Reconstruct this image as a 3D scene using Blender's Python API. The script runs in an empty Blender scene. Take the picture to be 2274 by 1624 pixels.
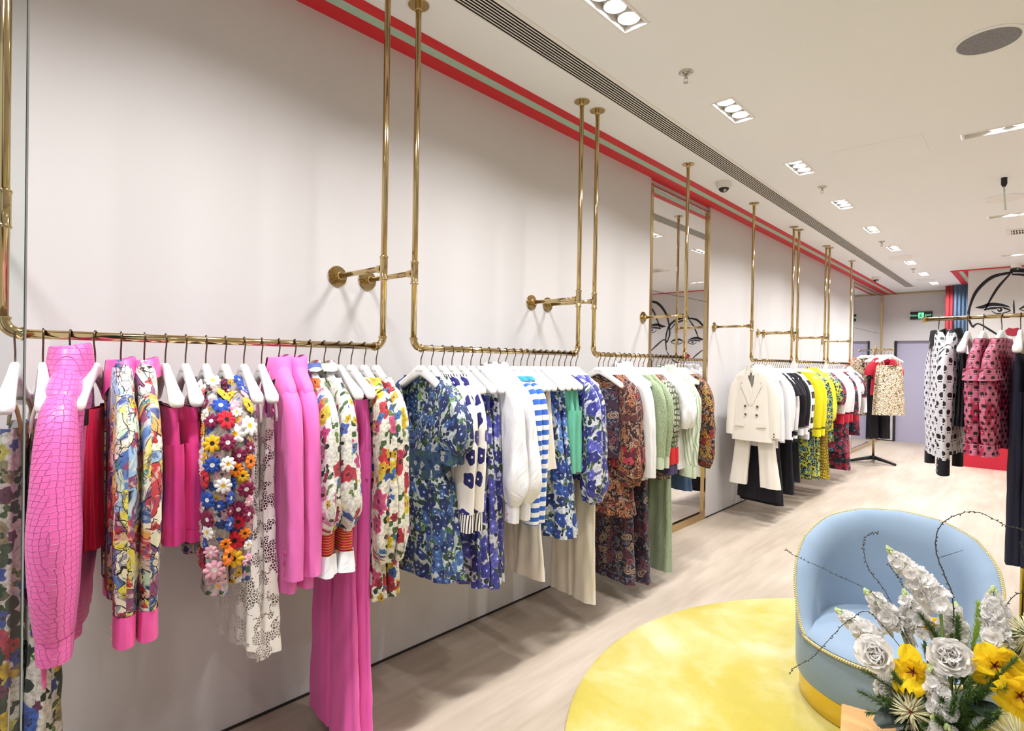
import bpy, bmesh, math, random
import numpy as np
from mathutils import Vector, Matrix, Euler

SC = bpy.context.scene
COL = SC.collection

# ---------------------------------------------------------------- camera
CAM = Vector((2.3586, 0.0, 1.5))
F_PX, YAW, PITCH, ROLL = 1258.4, 0.7473, -0.0066, 0.0167
fwd = Vector((-math.sin(YAW)*math.cos(PITCH), math.cos(YAW)*math.cos(PITCH), math.sin(PITCH)))
rgt = Vector((math.cos(YAW), math.sin(YAW), 0))
upv = rgt.cross(fwd)
r2 = rgt*math.cos(ROLL) + upv*math.sin(ROLL)
u2 = -rgt*math.sin(ROLL) + upv*math.cos(ROLL)
cd = bpy.data.cameras.new('camera')
cd.sensor_width = 36.0
cd.lens = F_PX*36.0/2274.0
cd.clip_start = 0.02
co = bpy.data.objects.new('camera', cd)
COL.objects.link(co)
m = Matrix((r2, u2, -fwd)).transposed().to_4x4()
m.translation = CAM
co.matrix_world = m
SC.camera = co

# ---------------------------------------------------------------- world, exposure
w = bpy.data.worlds.new('world')
SC.world = w
w.use_nodes = True
w.node_tree.nodes['Background'].inputs[0].default_value = (1.0, 0.97, 0.96, 1)
w.node_tree.nodes['Background'].inputs[1].default_value = 0.8
SC.view_settings.view_transform = 'Standard'
SC.view_settings.look = 'None'
SC.view_settings.gamma = 1.0
SC.view_settings.exposure = 0.2
SC.view_settings.use_curve_mapping = False
SC.cycles.use_light_tree = False
LAMP_W = 7.3            # watts of each ceiling lamp
LAMP_COL = (0.965, 0.972, 1.0)

H = 3.04                # ceiling height
XP = 0.369              # distance of the rails from the wall
ZB = 1.553              # rail height
ROOM = (0.0, 5.6, -1.7, 13.85)   # x0, x1, y0, y1

# ---------------------------------------------------------------- materials
def lin(c):
    if isinstance(c, str):
        c = c.lstrip('#')
        c = [int(c[i:i+2], 16)/255 for i in (0, 2, 4)]
        c = [x/12.92 if x <= .04045 else ((x+.055)/1.055)**2.4 for x in c]
    return (c[0], c[1], c[2], 1.0)

class Mat:
    def __init__(s, name, rough=.8, metal=0.0, sheen=0.0, spec=None):
        s.m = bpy.data.materials.new(name)
        s.m.use_nodes = True
        s.t = s.m.node_tree
        s.b = s.t.nodes['Principled BSDF']
        s.b.inputs['Roughness'].default_value = rough
        s.b.inputs['Metallic'].default_value = metal
        if sheen:
            s.b.inputs['Sheen Weight'].default_value = sheen
            s.b.inputs['Sheen Roughness'].default_value = .4
        if spec is not None:
            s.b.inputs['Specular IOR Level'].default_value = spec
    def set(s, sock, v):
        if isinstance(v, bpy.types.NodeSocket):
            s.t.links.new(v, sock)
        elif isinstance(v, str):
            sock.default_value = lin(v)
        else:
            try:
                sock.default_value = v
            except Exception:
                sock.default_value = tuple(v)+(1.0,) if len(v) == 3 else v
    def nd(s, typ, ins=None, **at):
        n = s.t.nodes.new(typ)
        for k, v in at.items():
            setattr(n, k, v)
        for k, v in (ins or {}).items():
            s.set(n.inputs[k], v)
        return n
    def ma(s, op, a, b=0.0, c=0.0, clamp=False):
        n = s.nd('ShaderNodeMath', {0: a, 1: b, 2: c}, operation=op, use_clamp=clamp)
        return n.outputs[0]
    def vm(s, op, a, b=(0, 0, 0), sc=None):
        n = s.nd('ShaderNodeVectorMath', {0: a, 1: b}, operation=op)
        if sc is not None:
            s.set(n.inputs['Scale'], sc)
        return n.outputs[1] if op in ('LENGTH', 'DOT_PRODUCT', 'DISTANCE') else n.outputs[0]
    def mix(s, f, a, b, mode='MIX'):
        n = s.nd('ShaderNodeMix', data_type='RGBA', blend_type=mode)
        s.set(n.inputs[0], f); s.set(n.inputs[6], a); s.set(n.inputs[7], b)
        return n.outputs[2]
    def ramp(s, f, stops, const=True):
        n = s.nd('ShaderNodeValToRGB', {0: f})
        cr = n.color_ramp
        cr.interpolation = 'CONSTANT' if const else 'LINEAR'
        while len(cr.elements) < len(stops):
            cr.elements.new(.5)
        for e, (p, c) in zip(cr.elements, stops):
            e.position = p
            e.color = lin(c)
        return n.outputs[0]
    def pal(s, f, cols):
        return s.ramp(f, [(i/len(cols), c) for i, c in enumerate(cols)])
    def uv(s, rand=True):
        o = s.nd('ShaderNodeUVMap', uv_map='UV').outputs[0]
        if rand:
            r = s.nd('ShaderNodeObjectInfo').outputs['Random']
            o = s.vm('ADD', o, s.nd('ShaderNodeCombineXYZ', {0: s.ma('MULTIPLY', r, 37.0), 1: s.ma('MULTIPLY', r, 11.0)}).outputs[0])
        return o
    def obco(s):
        return s.nd('ShaderNodeTexCoord').outputs['Object']
    def noise(s, v, scale, detail=2.0, rough=.5):
        return s.nd('ShaderNodeTexNoise', {'Vector': v, 'Scale': scale, 'Detail': detail, 'Roughness': rough})
    def xyz(s, v):
        return s.nd('ShaderNodeSeparateXYZ', {0: v}).outputs
    def warp(s, v, scale, amt):
        n = s.noise(v, scale, 1.0).outputs['Color']
        return s.vm('ADD', v, s.vm('SCALE', s.vm('SUBTRACT', n, (.5, .5, .5)), sc=amt))
    def sstep(s, x, a, b):
        n = s.nd('ShaderNodeMapRange', {0: x, 1: a, 2: b, 3: 0.0, 4: 1.0}, interpolation_type='SMOOTHSTEP')
        return n.outputs[0]
    def color(s, c):
        s.set(s.b.inputs['Base Color'], c); return s
    def bump(s, h, strength=.3, dist=.01):
        n = s.nd('ShaderNodeBump', {'Height': h, 'Strength': strength, 'Distance': dist})
        s.set(s.b.inputs['Normal'], n.outputs[0]); return s
    def wrinkle(s, strength=.25, scale=14.0, dist=.02):
        v = s.vm('MULTIPLY', s.uv(), (1.6, .5, 1))
        return s.bump(s.noise(v, scale, 3.0, .55).outputs[0], strength, dist)
    # one scatter of printed blossoms laid over colour `col`
    def flowers(s, col, v, scale, pal, r=(.3, .46), petals=5, amp=.16, dens=.85, centre='#2a2010', seed=0.0, edge=.55, crad=.24, rings=0, wp=.22):
        v = s.vm('ADD', v, (seed*3.17, seed*1.93, 0))
        v = s.warp(v, scale*1.7, wp/scale)
        vo = s.nd('ShaderNodeTexVoronoi', {'Vector': v, 'Scale': scale, 'Randomness': .85}, voronoi_dimensions='2D')
        d = vo.outputs['Distance']
        rc = s.nd('ShaderNodeSeparateColor', {0: vo.outputs['Color']}).outputs
        dv = s.xyz(s.vm('SUBTRACT', v, vo.outputs['Position']))
        ang = s.ma('ARCTAN2', dv[0], dv[1])
        lobes = s.ma('COSINE', s.ma('MULTIPLY_ADD', ang, float(petals), s.ma('MULTIPLY', rc[1], 12.0)))
        rad = s.ma('MULTIPLY', s.ma('MULTIPLY_ADD', rc[0], r[1]-r[0], r[0]), s.ma('MULTIPLY_ADD', lobes, amp, 1.0))
        q = s.ma('DIVIDE', d, rad)
        on = s.ma('MULTIPLY', s.ma('LESS_THAN', q, 1.0), s.ma('LESS_THAN', rc[2], dens))
        pc = s.pal(rc[1], pal)
        # petals run from their full tone at the rim to a paler middle, with darker veins
        vein = s.ma('POWER', s.ma('ABSOLUTE', s.ma('SINE', s.ma('MULTIPLY_ADD', ang, petals*1.5, 3.0))), 6.0)
        tone = s.ma('MULTIPLY_ADD', s.ma('ABSOLUTE', s.ma('SUBTRACT', q, .62)), edge*1.6, .62)
        tone = s.ma('SUBTRACT', tone, s.ma('MULTIPLY', vein, .22*edge))
        pc = s.mix(1.0, pc, s.nd('ShaderNodeCombineColor', {0: tone, 1: tone, 2: tone}).outputs[0], 'MULTIPLY')
        if rings:
            rr = s.ma('FRACT', s.ma('MULTIPLY', q, float(rings)))
            pc = s.mix(s.ma('GREATER_THAN', rr, .62), pc, centre)
        pc = s.mix(s.ma('LESS_THAN', q, crad), pc, centre)
        return s.mix(on, col, pc)

def plain(name, c, rough=.8, metal=0.0, sheen=0.0, wr=0.0, wscale=14.0, var=.06, spec=None):
    M = Mat(name, rough, metal, sheen, spec)
    if wr:
        M.wrinkle(wr, wscale)
        n = M.noise(M.uv(), 9.0, 2.0).outputs[0]
        M.color(M.mix(M.ma('MULTIPLY', n, var*2), c, tuple(x*.55 for x in lin(c)[:3])))
    else:
        M.color(c)
    return M.m

def floral(name, base, layers, rough=.65, wr=.2):
    M = Mat(name, rough, sheen=.1)
    v = M.uv()
    c = base
    if isinstance(base, str):
        c = M.mix(M.noise(v, 6.0).outputs[0], base, tuple(x*.86 for x in lin(base)[:3]))
    for i, L in enumerate(layers):
        L = dict(L)
        c = M.flowers(c, v, L.pop('s'), L.pop('p'), seed=i*5.3+.7, **L)
    br = M.sstep(M.noise(v, 75.0, 4.0, .65).outputs[0], .3, .62)     # brushy tone of the print
    c = M.mix(M.ma('MULTIPLY', M.ma('SUBTRACT', 1.0, br), .5), c, '#23263a')
    M.color(c).wrinkle(wr)
    return M.m

GREEN = ['#2f4a2a', '#54743a', '#7f9a52', '#1f3322']
MT = {}
MT['white_wall'] = (lambda M: M.color(M.mix(M.noise(M.obco(), 1.3, 3).outputs[0], '#d1cdcb', '#cbc7c5')).bump(M.noise(M.obco(), 240.0, 2).outputs[0], .04, .002).m)(Mat('white_wall', .55))
MT['ceiling_white'] = (lambda M: M.color(M.mix(M.noise(M.obco(), .9, 3).outputs[0], '#eeeeee', '#e9e9e9')).m)(Mat('ceiling_white', .8))
def _floor():
    M = Mat('pale_floor', .38)
    v = M.vm('MULTIPLY', M.obco(), (1.0, .22, 1.0))
    a = M.noise(M.warp(v, 2.0, .35), 3.2, 6, .62).outputs[0]
    g = M.noise(M.vm('MULTIPLY', M.obco(), (26.0, 1.6, 1)), 1.0, 5, .6).outputs[0]
    c = M.ramp(M.ma('MULTIPLY_ADD', g, .35, M.ma('MULTIPLY', a, .65)), [(.3, '#9d8e7d'), (.5, '#b3a493'), (.68, '#c3b5a5')], False)
    M.color(c)
    M.set(M.b.inputs['Roughness'], M.ma('MULTIPLY_ADD', a, .25, .3))
    M.bump(g, .05, .003)
    return M.m
MT['floor'] = _floor()
MT['red'] = plain('red_paint', '#cf1f2a', .5)
MT['mint'] = plain('mint_paint', '#a9c3b0', .6)
MT['red_panel'] = plain('red_lacquer', '#c01634', .35)
MT['dark_gap'] = plain('dark_gap', '#2a2522', .8)
def _gold(name, c, rough):
    M = Mat(name, rough, 1.0)
    M.color(M.mix(M.noise(M.obco(), 6.0, 3).outputs[0], c, tuple(x*.9 for x in lin(c)[:3])))
    return M.m
MT['gold'] = _gold('polished_brass', '#cbb484', .11)
MT['gold_rose'] = _gold('brass_frame', '#cbb284', .16)
MT['plinth_gold'] = _gold('plinth_brass', '#e6c766', .2)
MT['hook'] = plain('bronze_hook', '#6a5a4c', .3, 1.0)
MT['chrome'] = plain('chrome', '#b9b2a8', .2, 1.0)
MT['hanger'] = plain('white_lacquer', '#f3f2f0', .3)
MT['imprint'] = plain('grey_imprint', '#7d7a7a', .6)
MT['clip'] = plain('dark_clip', '#241c1a', .4)
MT['mirror'] = plain('mirror_glass', '#e6e6e8', .015, 1.0)
MT['black'] = plain('black_paint', '#141216', .5)
MT['ink'] = plain('mural_ink', '#15121a', .7)
MT['ink_blue'] = plain('mural_blue', '#27358c', .7)
MT['lips'] = plain('mural_red', '#9c1f36', .7)
MT['iris_white'] = plain('mural_white', '#e8e4e6', .7)
MT['white_metal'] = plain('white_metal', '#e6e2dc', .5)
MT['grey_mesh'] = (lambda M: M.color(M.mix(M.ma('GREATER_THAN', M.nd('ShaderNodeTexVoronoi', {'Vector': M.obco(), 'Scale': 180.0}).outputs[0], .42), '#8d8b90', '#77757c')).m)(Mat('speaker_mesh', .7))
MT['dark_slot'] = plain('dark_slot', '#1a1618', .9)
MT['lavender'] = plain('lavender_door', '#b3b0c6', .5)
MT['curtain_blue'] = plain('curtain_blue', '#40546a', .85, sheen=.2)
MT['curtain_red'] = plain('curtain_red', '#84171f', .85, sheen=.2)
def _emit(name, c, s):
    M = Mat(name, .5)
    M.color(c)
    M.set(M.b.inputs['Emission Color'], c)
    M.b.inputs['Emission Strength'].default_value = s
    return M.m
MT['lens'] = _emit('lamp_lens', '#ffffff', 3.0)
MT['exit_green'] = _emit('exit_green', '#6fd6a0', 1.2)
for k_ in ('lens', 'exit_green'):      # they glow; the room is lit by the lamps themselves
    MT[k_].cycles.emission_sampling = 'NONE'
def _glass():
    M = Mat('clear_glass', .0)
    t = M.nd('ShaderNodeBsdfTransparent', {0: (.93, .95, .945, 1)})
    g = M.nd('ShaderNodeBsdfGlossy', {'Roughness': 0.0})
    fr = M.nd('ShaderNodeFresnel', {0: 1.45})
    x = M.nd('ShaderNodeMixShader', {0: fr.outputs[0], 1: t.outputs[0], 2: g.outputs[0]})
    M.t.links.new(x.outputs[0], M.t.nodes['Material Output'].inputs[0])
    return M.m
MT['glass'] = _glass()
MT['glass_edge'] = plain('glass_edge', '#aeb9b6', .2)
def _rug():
    M = Mat('yellow_rug', .95, sheen=.3)
    v = M.obco()
    a = M.noise(M.warp(v, 1.2, .6), 1.6, 5, .6).outputs[0]
    f = M.noise(v, 210.0, 2).outputs[0]
    c = M.ramp(a, [(.3, '#b9a736'), (.45, '#c1b24e'), (.56, '#cdc27e'), (.68, '#dad3ac')], False)
    M.color(M.mix(M.ma('MULTIPLY', f, .25), c, '#a58d1c')).bump(f, .5, .01)
    return M.m
MT['rug'] = _rug()
def _velvet():
    M = Mat('blue_velvet', .8, sheen=.3)
    n = M.noise(M.obco(), 4.0, 3).outputs[0]
    M.color(M.mix(n, '#8c9fb2', '#7c92a8')).bump(M.noise(M.obco(), 400.0, 2).outputs[0], .08, .002)
    return M.m
MT['velvet'] = _velvet()
def _rope():
    M = Mat('gold_rope', .5)
    u = M.xyz(M.uv(False))
    w_ = M.ma('SINE', M.ma('MULTIPLY_ADD', u[1], 620.0, M.ma('MULTIPLY', u[0], 100.0)))
    M.color(M.mix(M.ma('GREATER_THAN', w_, 0.0), '#cdb562', '#efe6bd')).bump(w_, .8, .004)
    return M.m
MT['rope'] = _rope()

# ---- fabrics
def _solid(n, c, **k):
    MT[n] = plain(n, c, **dict(dict(rough=.72, sheen=.15, wr=.22), **k))
_solid('pink_wool', '#f074bf', rough=.8, wr=.12)
_solid('pink_cotton', '#f2429c')
_solid('pink_trouser', '#ea62b2', wr=.16)
_solid('fuchsia_satin', '#e3244f', rough=.35)
_solid('white_cotton', '#efeeef', wr=.4, wscale=20)
_solid('white_crepe', '#ecebec', wr=.15)
_solid('cream_denim', '#e9e0cf', wr=.2)
_solid('cream_wool', '#efe9dc', wr=.12)
_solid('mint_cotton', '#6cc3a2')
_solid('sage_terry', '#9dac90', wr=.5, wscale=60)
_solid('black_crepe', '#16131c', wr=.2, sheen=0.0, rough=.9)
_solid('black_leather', '#141018', rough=.4, wr=.3, sheen=0.0)
_solid('navy_wool', '#1d1c31', wr=.2, sheen=0.0, rough=.9)
_solid('denim', '#4a6490', wr=.3, wscale=40)
_solid('yellow_knit', '#efe313', wr=.3, wscale=40)
_solid('red_wool', '#bf1733', wr=.15)
_solid('pale_green', '#c9d6bd', wr=.3)
_solid('white_fuzzy', '#ece6e4', rough=.95, sheen=.5, wr=.5, wscale=70)
_solid('orange_silk', '#e07040', rough=.4)
def _croc():
    M = Mat('pink_croc', .38, sheen=.1)
    v = M.warp(M.uv(), 9.0, .02)
    vo = M.nd('ShaderNodeTexVoronoi', {'Vector': M.vm('MULTIPLY', v, (1.0, 1.25, 1)), 'Scale': 58.0, 'Randomness': .28}, voronoi_dimensions='2D', feature='DISTANCE_TO_EDGE', )
    e = M.sstep(vo.outputs['Distance'], .0, .075)
    M.color(M.mix(e, '#e865b0', '#f46cb8')).bump(e, .7, .006)
    return M.m
MT['pink_croc'] = _croc()
BLUES = ['#2b3f86', '#3a55a6', '#24356f', '#4d6fc0']
MT['white_garden'] = floral('white_garden', '#d6d0c2', [
    dict(s=30, p=GREEN, petals=2, amp=.75, r=(.24, .42), dens=.6, centre='#2c3a22'),
    dict(s=13, p=['#a89a70', '#6a6f50', '#4a5a3a', '#9a8a6a', '#30402c'], petals=2, amp=.7, r=(.24, .4), dens=.6, centre='#3c4a30'),
    dict(s=8.5, p=['#3653b0', '#d9952a', '#c83a55', '#e6dfd2', '#4e72c8', '#dcb62c', '#8c9ab8'], r=(.24, .42), dens=.66, centre='#33220f', petals=6),
    dict(s=19, p=['#cf4d3c', '#7a3a5a', '#d0c45a', '#4a5ca8', '#33482c'], r=(.22, .4), dens=.5, centre='#42301a')])
def _art():
    M = Mat('art_print', .5)
    v0 = M.uv()
    v = M.warp(M.warp(v0, 9.0, .13), 30.0, .03)
    vo = M.nd('ShaderNodeTexVoronoi', {'Vector': M.vm('MULTIPLY', v, (1.0, .6, 1)), 'Scale': 31.0}, voronoi_dimensions='2D')
    r = M.nd('ShaderNodeSeparateColor', {0: vo.outputs['Color']}).outputs
    c = M.pal(r[0], ['#e8d84a', '#5f7fb8', '#efe6d6', '#e2d05a', '#8c4a6c', '#9ab8d6', '#e0a04e', '#f1e9d2', '#c6424a', '#b8ccb0', '#e9e0c0', '#4f6ea8'])
    c = M.flowers(c, v0, 22, ['#f0e2c8', '#4aa0a0', '#d8383a', '#f0c820', '#46589c'], r=(.2, .4), petals=3, amp=.3, dens=.45, centre='#1c1a20', seed=2.0)
    ed = M.nd('ShaderNodeTexVoronoi', {'Vector': M.vm('MULTIPLY', v, (1.0, .6, 1)), 'Scale': 31.0}, voronoi_dimensions='2D', feature='DISTANCE_TO_EDGE').outputs['Distance']
    ed2 = M.nd('ShaderNodeTexVoronoi', {'Vector': M.warp(v0, 22.0, .05), 'Scale': 52.0}, voronoi_dimensions='2D', feature='DISTANCE_TO_EDGE').outputs['Distance']
    n = M.noise(v0, 12.0).outputs[0]
    c = M.mix(M.ma('MULTIPLY', M.sstep(M.noise(v, 45.0, 3).outputs[0], .5, .62), .55), c, '#f2e8c8')
    c = M.mix(M.ma('MULTIPLY', M.sstep(M.noise(M.vm('MULTIPLY', v, (3.0, .6, 1)), 40.0, 2).outputs[0], .56, .62), .7), c, '#3c4c7c')
    c = M.mix(M.ma('MULTIPLY', M.ma('LESS_THAN', ed, .028), M.ma('GREATER_THAN', M.noise(v0, 25.0).outputs[0], .45)), c, '#17131a')
    c = M.mix(M.ma('MULTIPLY', M.ma('LESS_THAN', ed2, .045), M.ma('GREATER_THAN', n, .52)), c, '#1c1518')
    M.color(c).wrinkle(.2)
    return M.m
MT['art_print'] = _art()
MT['pink_satin'] = plain('pink_satin', '#f25aa6', .4, sheen=.1, wr=.15)
MT['dark_floral_net'] = floral('dark_floral_net', '#5a4038', [
    dict(s=22, p=['#7a1f30', '#2e2a3c', '#a8652c', '#40502c'], r=(.3, .5), dens=.8),
    dict(s=34, p=['#c8b8a0', '#8a2f44', '#c89034'], r=(.25, .42), dens=.5)])
def _lace():
    M = Mat('cream_lace', .8)
    v = M.uv()
    e = M.nd('ShaderNodeTexVoronoi', {'Vector': v, 'Scale': 120.0}, voronoi_dimensions='2D', feature='DISTANCE_TO_EDGE').outputs['Distance']
    net = M.ma('LESS_THAN', e, .13)
    vo = M.nd('ShaderNodeTexVoronoi', {'Vector': M.warp(v, 18.0, .03), 'Scale': 19.0}, voronoi_dimensions='2D')
    dv = M.xyz(M.vm('SUBTRACT', M.warp(v, 18.0, .03), vo.outputs['Position']))
    ang = M.ma('ARCTAN2', dv[0], dv[1])
    rad = M.ma('MULTIPLY_ADD', M.ma('COSINE', M.ma('MULTIPLY', ang, 5.0)), .1, .44)
    fl = M.ma('LESS_THAN', vo.outputs['Distance'], rad)
    M.color('#efe9e2')
    M.set(M.b.inputs['Alpha'], M.ma('MAXIMUM', net, fl))
    M.bump(fl, .4, .006)
    return M.m
MT['lace'] = _lace()
MT['applique_base'] = floral('applique_base', '#a89a90', [
    dict(s=26, p=['#f0e9e6', '#e6a8b8', '#2f4aa0', '#d9a0a8'], r=(.32, .5), dens=.9),
    dict(s=34, p=['#6a2038', '#e8b528', '#3c5a30', '#27408a', '#f0e8e2'], r=(.3, .5), dens=.6)], wr=.5)
MT['summer_floral'] = floral('summer_floral', '#efeade', [
    dict(s=24, p=GREEN, petals=2, amp=.75, r=(.2, .36), dens=.5, centre='#3a5a2c'),
    dict(s=14, p=['#e0559a', '#e8a0b4', '#e88a2a', '#d33a4a', '#5a74c0', '#e6d23a'], r=(.24, .42), dens=.6, centre='#5c2a1a'),
    dict(s=19, p=['#d84a6a', '#e8c832', '#6a8ac8', '#a83048'], r=(.22, .36), dens=.4, centre='#4a3018')])
MT['poppy_floral'] = floral('poppy_floral', '#f0ead6', [
    dict(s=22, p=GREEN, petals=2, amp=.75, r=(.22, .4), dens=.55, centre='#33502a'),
    dict(s=11, p=['#df3a3c', '#e6c61c', '#e85a8a', '#cf2f40', '#f0d428'], r=(.28, .46), dens=.7, centre='#3c1a10', petals=6),
    dict(s=21, p=['#4a88c8', '#e0508a', '#e8b41e', '#b8283a', '#3a62a8'], r=(.24, .4), dens=.5, centre='#2a2a18')])
MT['blue_pansy'] = floral('blue_pansy', '#c4d0d0', [
    dict(s=34, p=['#3f6638', '#6f964e', '#263f2a', '#1f3350'], petals=2, amp=.7, r=(.26, .46), dens=.8, centre='#2c4a2a'),
    dict(s=24, p=['#4c7a40', '#86b060', '#2c4a30', '#24386a'], petals=2, amp=.6, r=(.3, .46), dens=.6, centre='#2c4a2a'),
    dict(s=17, p=['#34508c', '#263a74', '#4c76b4', '#1f3266'], r=(.38, .56), dens=.82, centre='#b8cdf0', crad=.16, edge=.8),
    dict(s=26, p=['#28407c', '#446cb0', '#1f3264'], r=(.3, .48), dens=.5, centre='#dfe8f8', crad=.16, edge=.8)])
MT['blue_smock'] = floral('blue_smock', '#3a5a78', [
    dict(s=34, p=['#24407a', '#4c7a6a', '#dfe6e4', '#2f4a90'], r=(.3, .5), dens=.85)], wr=.6)
MT['violet_pansy'] = floral('violet_pansy', '#dfe0ea', [
    dict(s=22, p=['#3c5a3c', '#6a8a5a', '#26382c'], petals=2, amp=.7, r=(.26, .42), dens=.6, centre='#26382c'),
    dict(s=30, p=['#4a5c50', '#8a94c8', '#26382c', '#34386a'], petals=2, amp=.7, r=(.26, .42), dens=.6, centre='#26382c'),
    dict(s=14, p=['#5456bc', '#4042a4', '#6a6cd0', '#34368c'], r=(.38, .56), dens=.88, centre='#e6e4f4', crad=.12, edge=.85)])
MT['navy_pansy'] = floral('navy_pansy', '#d8dfe6', [
    dict(s=22, p=['#3f5c38', '#7a9a58', '#26382c'], petals=2, amp=.7, r=(.26, .42), dens=.6, centre='#26382c'),
    dict(s=30, p=['#4a5c50', '#7a9ac0', '#26382c', '#243a6a'], petals=2, amp=.7, r=(.26, .42), dens=.6, centre='#26382c'),
    dict(s=15, p=['#2b4ca4', '#406cc4', '#22387c', '#6a98e8'], r=(.36, .55), dens=.88, centre='#dfe8f8', crad=.12, edge=.8)])
MT['pansy_knit'] = (lambda M: M.color(M.flowers(M.flowers('#efeae2', M.uv(False), 8.5, ['#332f86', '#2b2a78'], r=(.24, .28), petals=5, amp=.1, dens=.95, centre='#e8e4ea', crad=.16, edge=.3, seed=1.3, wp=.05), M.uv(False), 11.0, ['#332f86'], r=(.1, .12), dens=.0, seed=4.0)).bump(M.ma('SINE', M.ma('MULTIPLY', M.xyz(M.uv(False))[1], 1800.0)), .15, .002).m)(Mat('pansy_knit', .9, sheen=.3))
def _stripe(name, axis, period, duty, ca, cb, rough=.85, fuzzy=0.0, off=0.0):
    M = Mat(name, rough, sheen=.2)
    u = M.xyz(M.uv(False))[axis]
    if fuzzy:
        u = M.ma('ADD', u, M.ma('MULTIPLY', M.ma('SUBTRACT', M.noise(M.uv(False), 160.0).outputs[0], .5), fuzzy))
    f = M.ma('FRACT', M.ma('MULTIPLY_ADD', u, 1.0/period, 100.0+off))
    M.color(M.mix(M.ma('LESS_THAN', f, duty), ca, cb))
    M.wrinkle(.2)
    MT[name] = M.m
_stripe('rib_stripe', 0, .014, .4, '#efeae2', '#1f1d33')
_stripe('blue_stripe', 1, .046, .5, '#efeff2', '#2f62c0')
_stripe('aqua_stripe', 1, .05, .55, '#f0f0f2', '#2f8fd8')
_stripe('bw_stripe', 1, .13, .5, '#ece8e6', '#17141a', fuzzy=.012)
_stripe('varsity', 1, .9, .06, '#efedee', '#17141a')
def _tone_paisley(name, base, cols, light, s1=16, s2=30):
    M = Mat(name, .75, sheen=.1)
    v = M.uv()
    c = M.mix(M.noise(v, 20.0).outputs[0], base, tuple(x*.5 for x in lin(base)[:3]))
    c = M.flowers(c, v, s2, [light, cols[0], light], petals=2, amp=.6, r=(.34, .52), dens=.95, centre=base, rings=2, seed=.4, crad=.1)
    c = M.flowers(c, v, s2*1.5, [light, cols[-1], cols[0]], petals=3, amp=.5, r=(.2, .36), dens=.8, centre=base, rings=2, seed=7.1, crad=.1)
    c = M.flowers(c, v, s1, cols, petals=2, amp=.45, r=(.36, .56), dens=.8, centre=base, rings=3, seed=3.4, crad=.16)
    M.color(c).wrinkle(.25)
    MT[name] = M.m
_tone_paisley('paisley_brown', '#2a1518', ['#d98a5c', '#b8494a', '#e8b48c', '#7a3a3c'], '#d8b8a4', 18, 36)
_tone_paisley('paisley_denim', '#20233c', ['#7a3a48', '#a8606a', '#54283c', '#c8a890'], '#8a90a4', 15, 34)
_tone_paisley('paisley_orange', '#2c1a20', ['#e8982c', '#c8342e', '#e6b85a', '#a8705a'], '#c8a898', 18, 34)
MT['red_poppy_band'] = floral('red_poppy_band', '#5a1a24', [
    dict(s=17, p=['#d82f44', '#e0485a', '#b8202e'], r=(.4, .6), dens=.95, centre='#2a1410')])
def _snake(name, a, b, c_):
    M = Mat(name, .6)
    v = M.uv()
    e = M.nd('ShaderNodeTexVoronoi', {'Vector': M.vm('MULTIPLY', v, (1.2, .7, 1)), 'Scale': 42.0, 'Randomness': .5}, voronoi_dimensions='2D', feature='DISTANCE_TO_EDGE').outputs['Distance']
    n = M.noise(v, 7.0, 3).outputs[0]
    c = M.mix(M.sstep(e, .03, .28), a, M.mix(M.sstep(n, .42, .6), b, c_))
    M.color(c).wrinkle(.25)
    MT[name] = M.m
_snake('snake_green', '#2c3626', '#cfc9b4', '#8a9a72')
_snake('snake_rust', '#3c2a26', '#b0603a', '#9a8f7a')
_snake('snake_yellow', '#5a4410', '#d8bc1e', '#a8881c')
MT['red_ombre'] = plain('red_ombre', '#d0202a', .5, wr=.3)
MT['smock_red'] = (lambda M: M.color(M.mix(M.ma('GREATER_THAN', M.ma('SINE', M.ma('MULTIPLY', M.xyz(M.uv(False))[1], 700.0)), .75), '#cf2540', '#e8b03a')).bump(M.ma('SINE', M.ma('MULTIPLY', M.xyz(M.uv(False))[1], 700.0)), .6, .004).m)(Mat('smock_red', .8))
MT['violet_knit'] = plain('violet_knit', '#4a3f66', .9, wr=.6, wscale=90)
MT['sage_knit'] = (lambda M: M.color(M.mix(M.ma('GREATER_THAN', M.noise(M.vm('MULTIPLY', M.uv(), (1.5, 3, 1)), 70.0).outputs[0], .5), '#aab795', '#8c9d78')).wrinkle(.4, 60).m)(Mat('sage_knit', .95, sheen=.3))
MT['green_stripe'] = (lambda M: M.color(M.mix(M.ma('GREATER_THAN', M.ma('SINE', M.ma('MULTIPLY', M.xyz(M.uv(False))[0], 260.0)), .3), '#dfe5d8', '#a9bb98')).wrinkle(.3).m)(Mat('green_stripe', .8))
MT['lime_floral'] = floral('lime_floral', '#d6d84a', [
    dict(s=24, p=['#20304a', '#2c6a8a', '#1c1a24', '#3c8aa0'], r=(.36, .56), dens=.9, centre='#e8e45a'),
    dict(s=36, p=['#e6e22c', '#20242c', '#4a9ab0'], r=(.3, .5), dens=.6)])
MT['rose_black'] = floral('rose_black', '#20222e', [
    dict(s=26, p=['#5a8aa0', '#2c4a5a', '#8ab8c8'], petals=2, amp=.7, r=(.3, .46), dens=.7),
    dict(s=17, p=['#c8244a', '#d83a5c', '#8a1836'], r=(.36, .54), dens=.85, centre='#4a0c1c')])
MT['white_rose'] = floral('white_rose', '#ece8ea', [
    dict(s=17, p=['#d83a5c', '#c8244a', '#2a2a3c'], r=(.2, .36), dens=.45, centre='#4a0c1c')])
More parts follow.
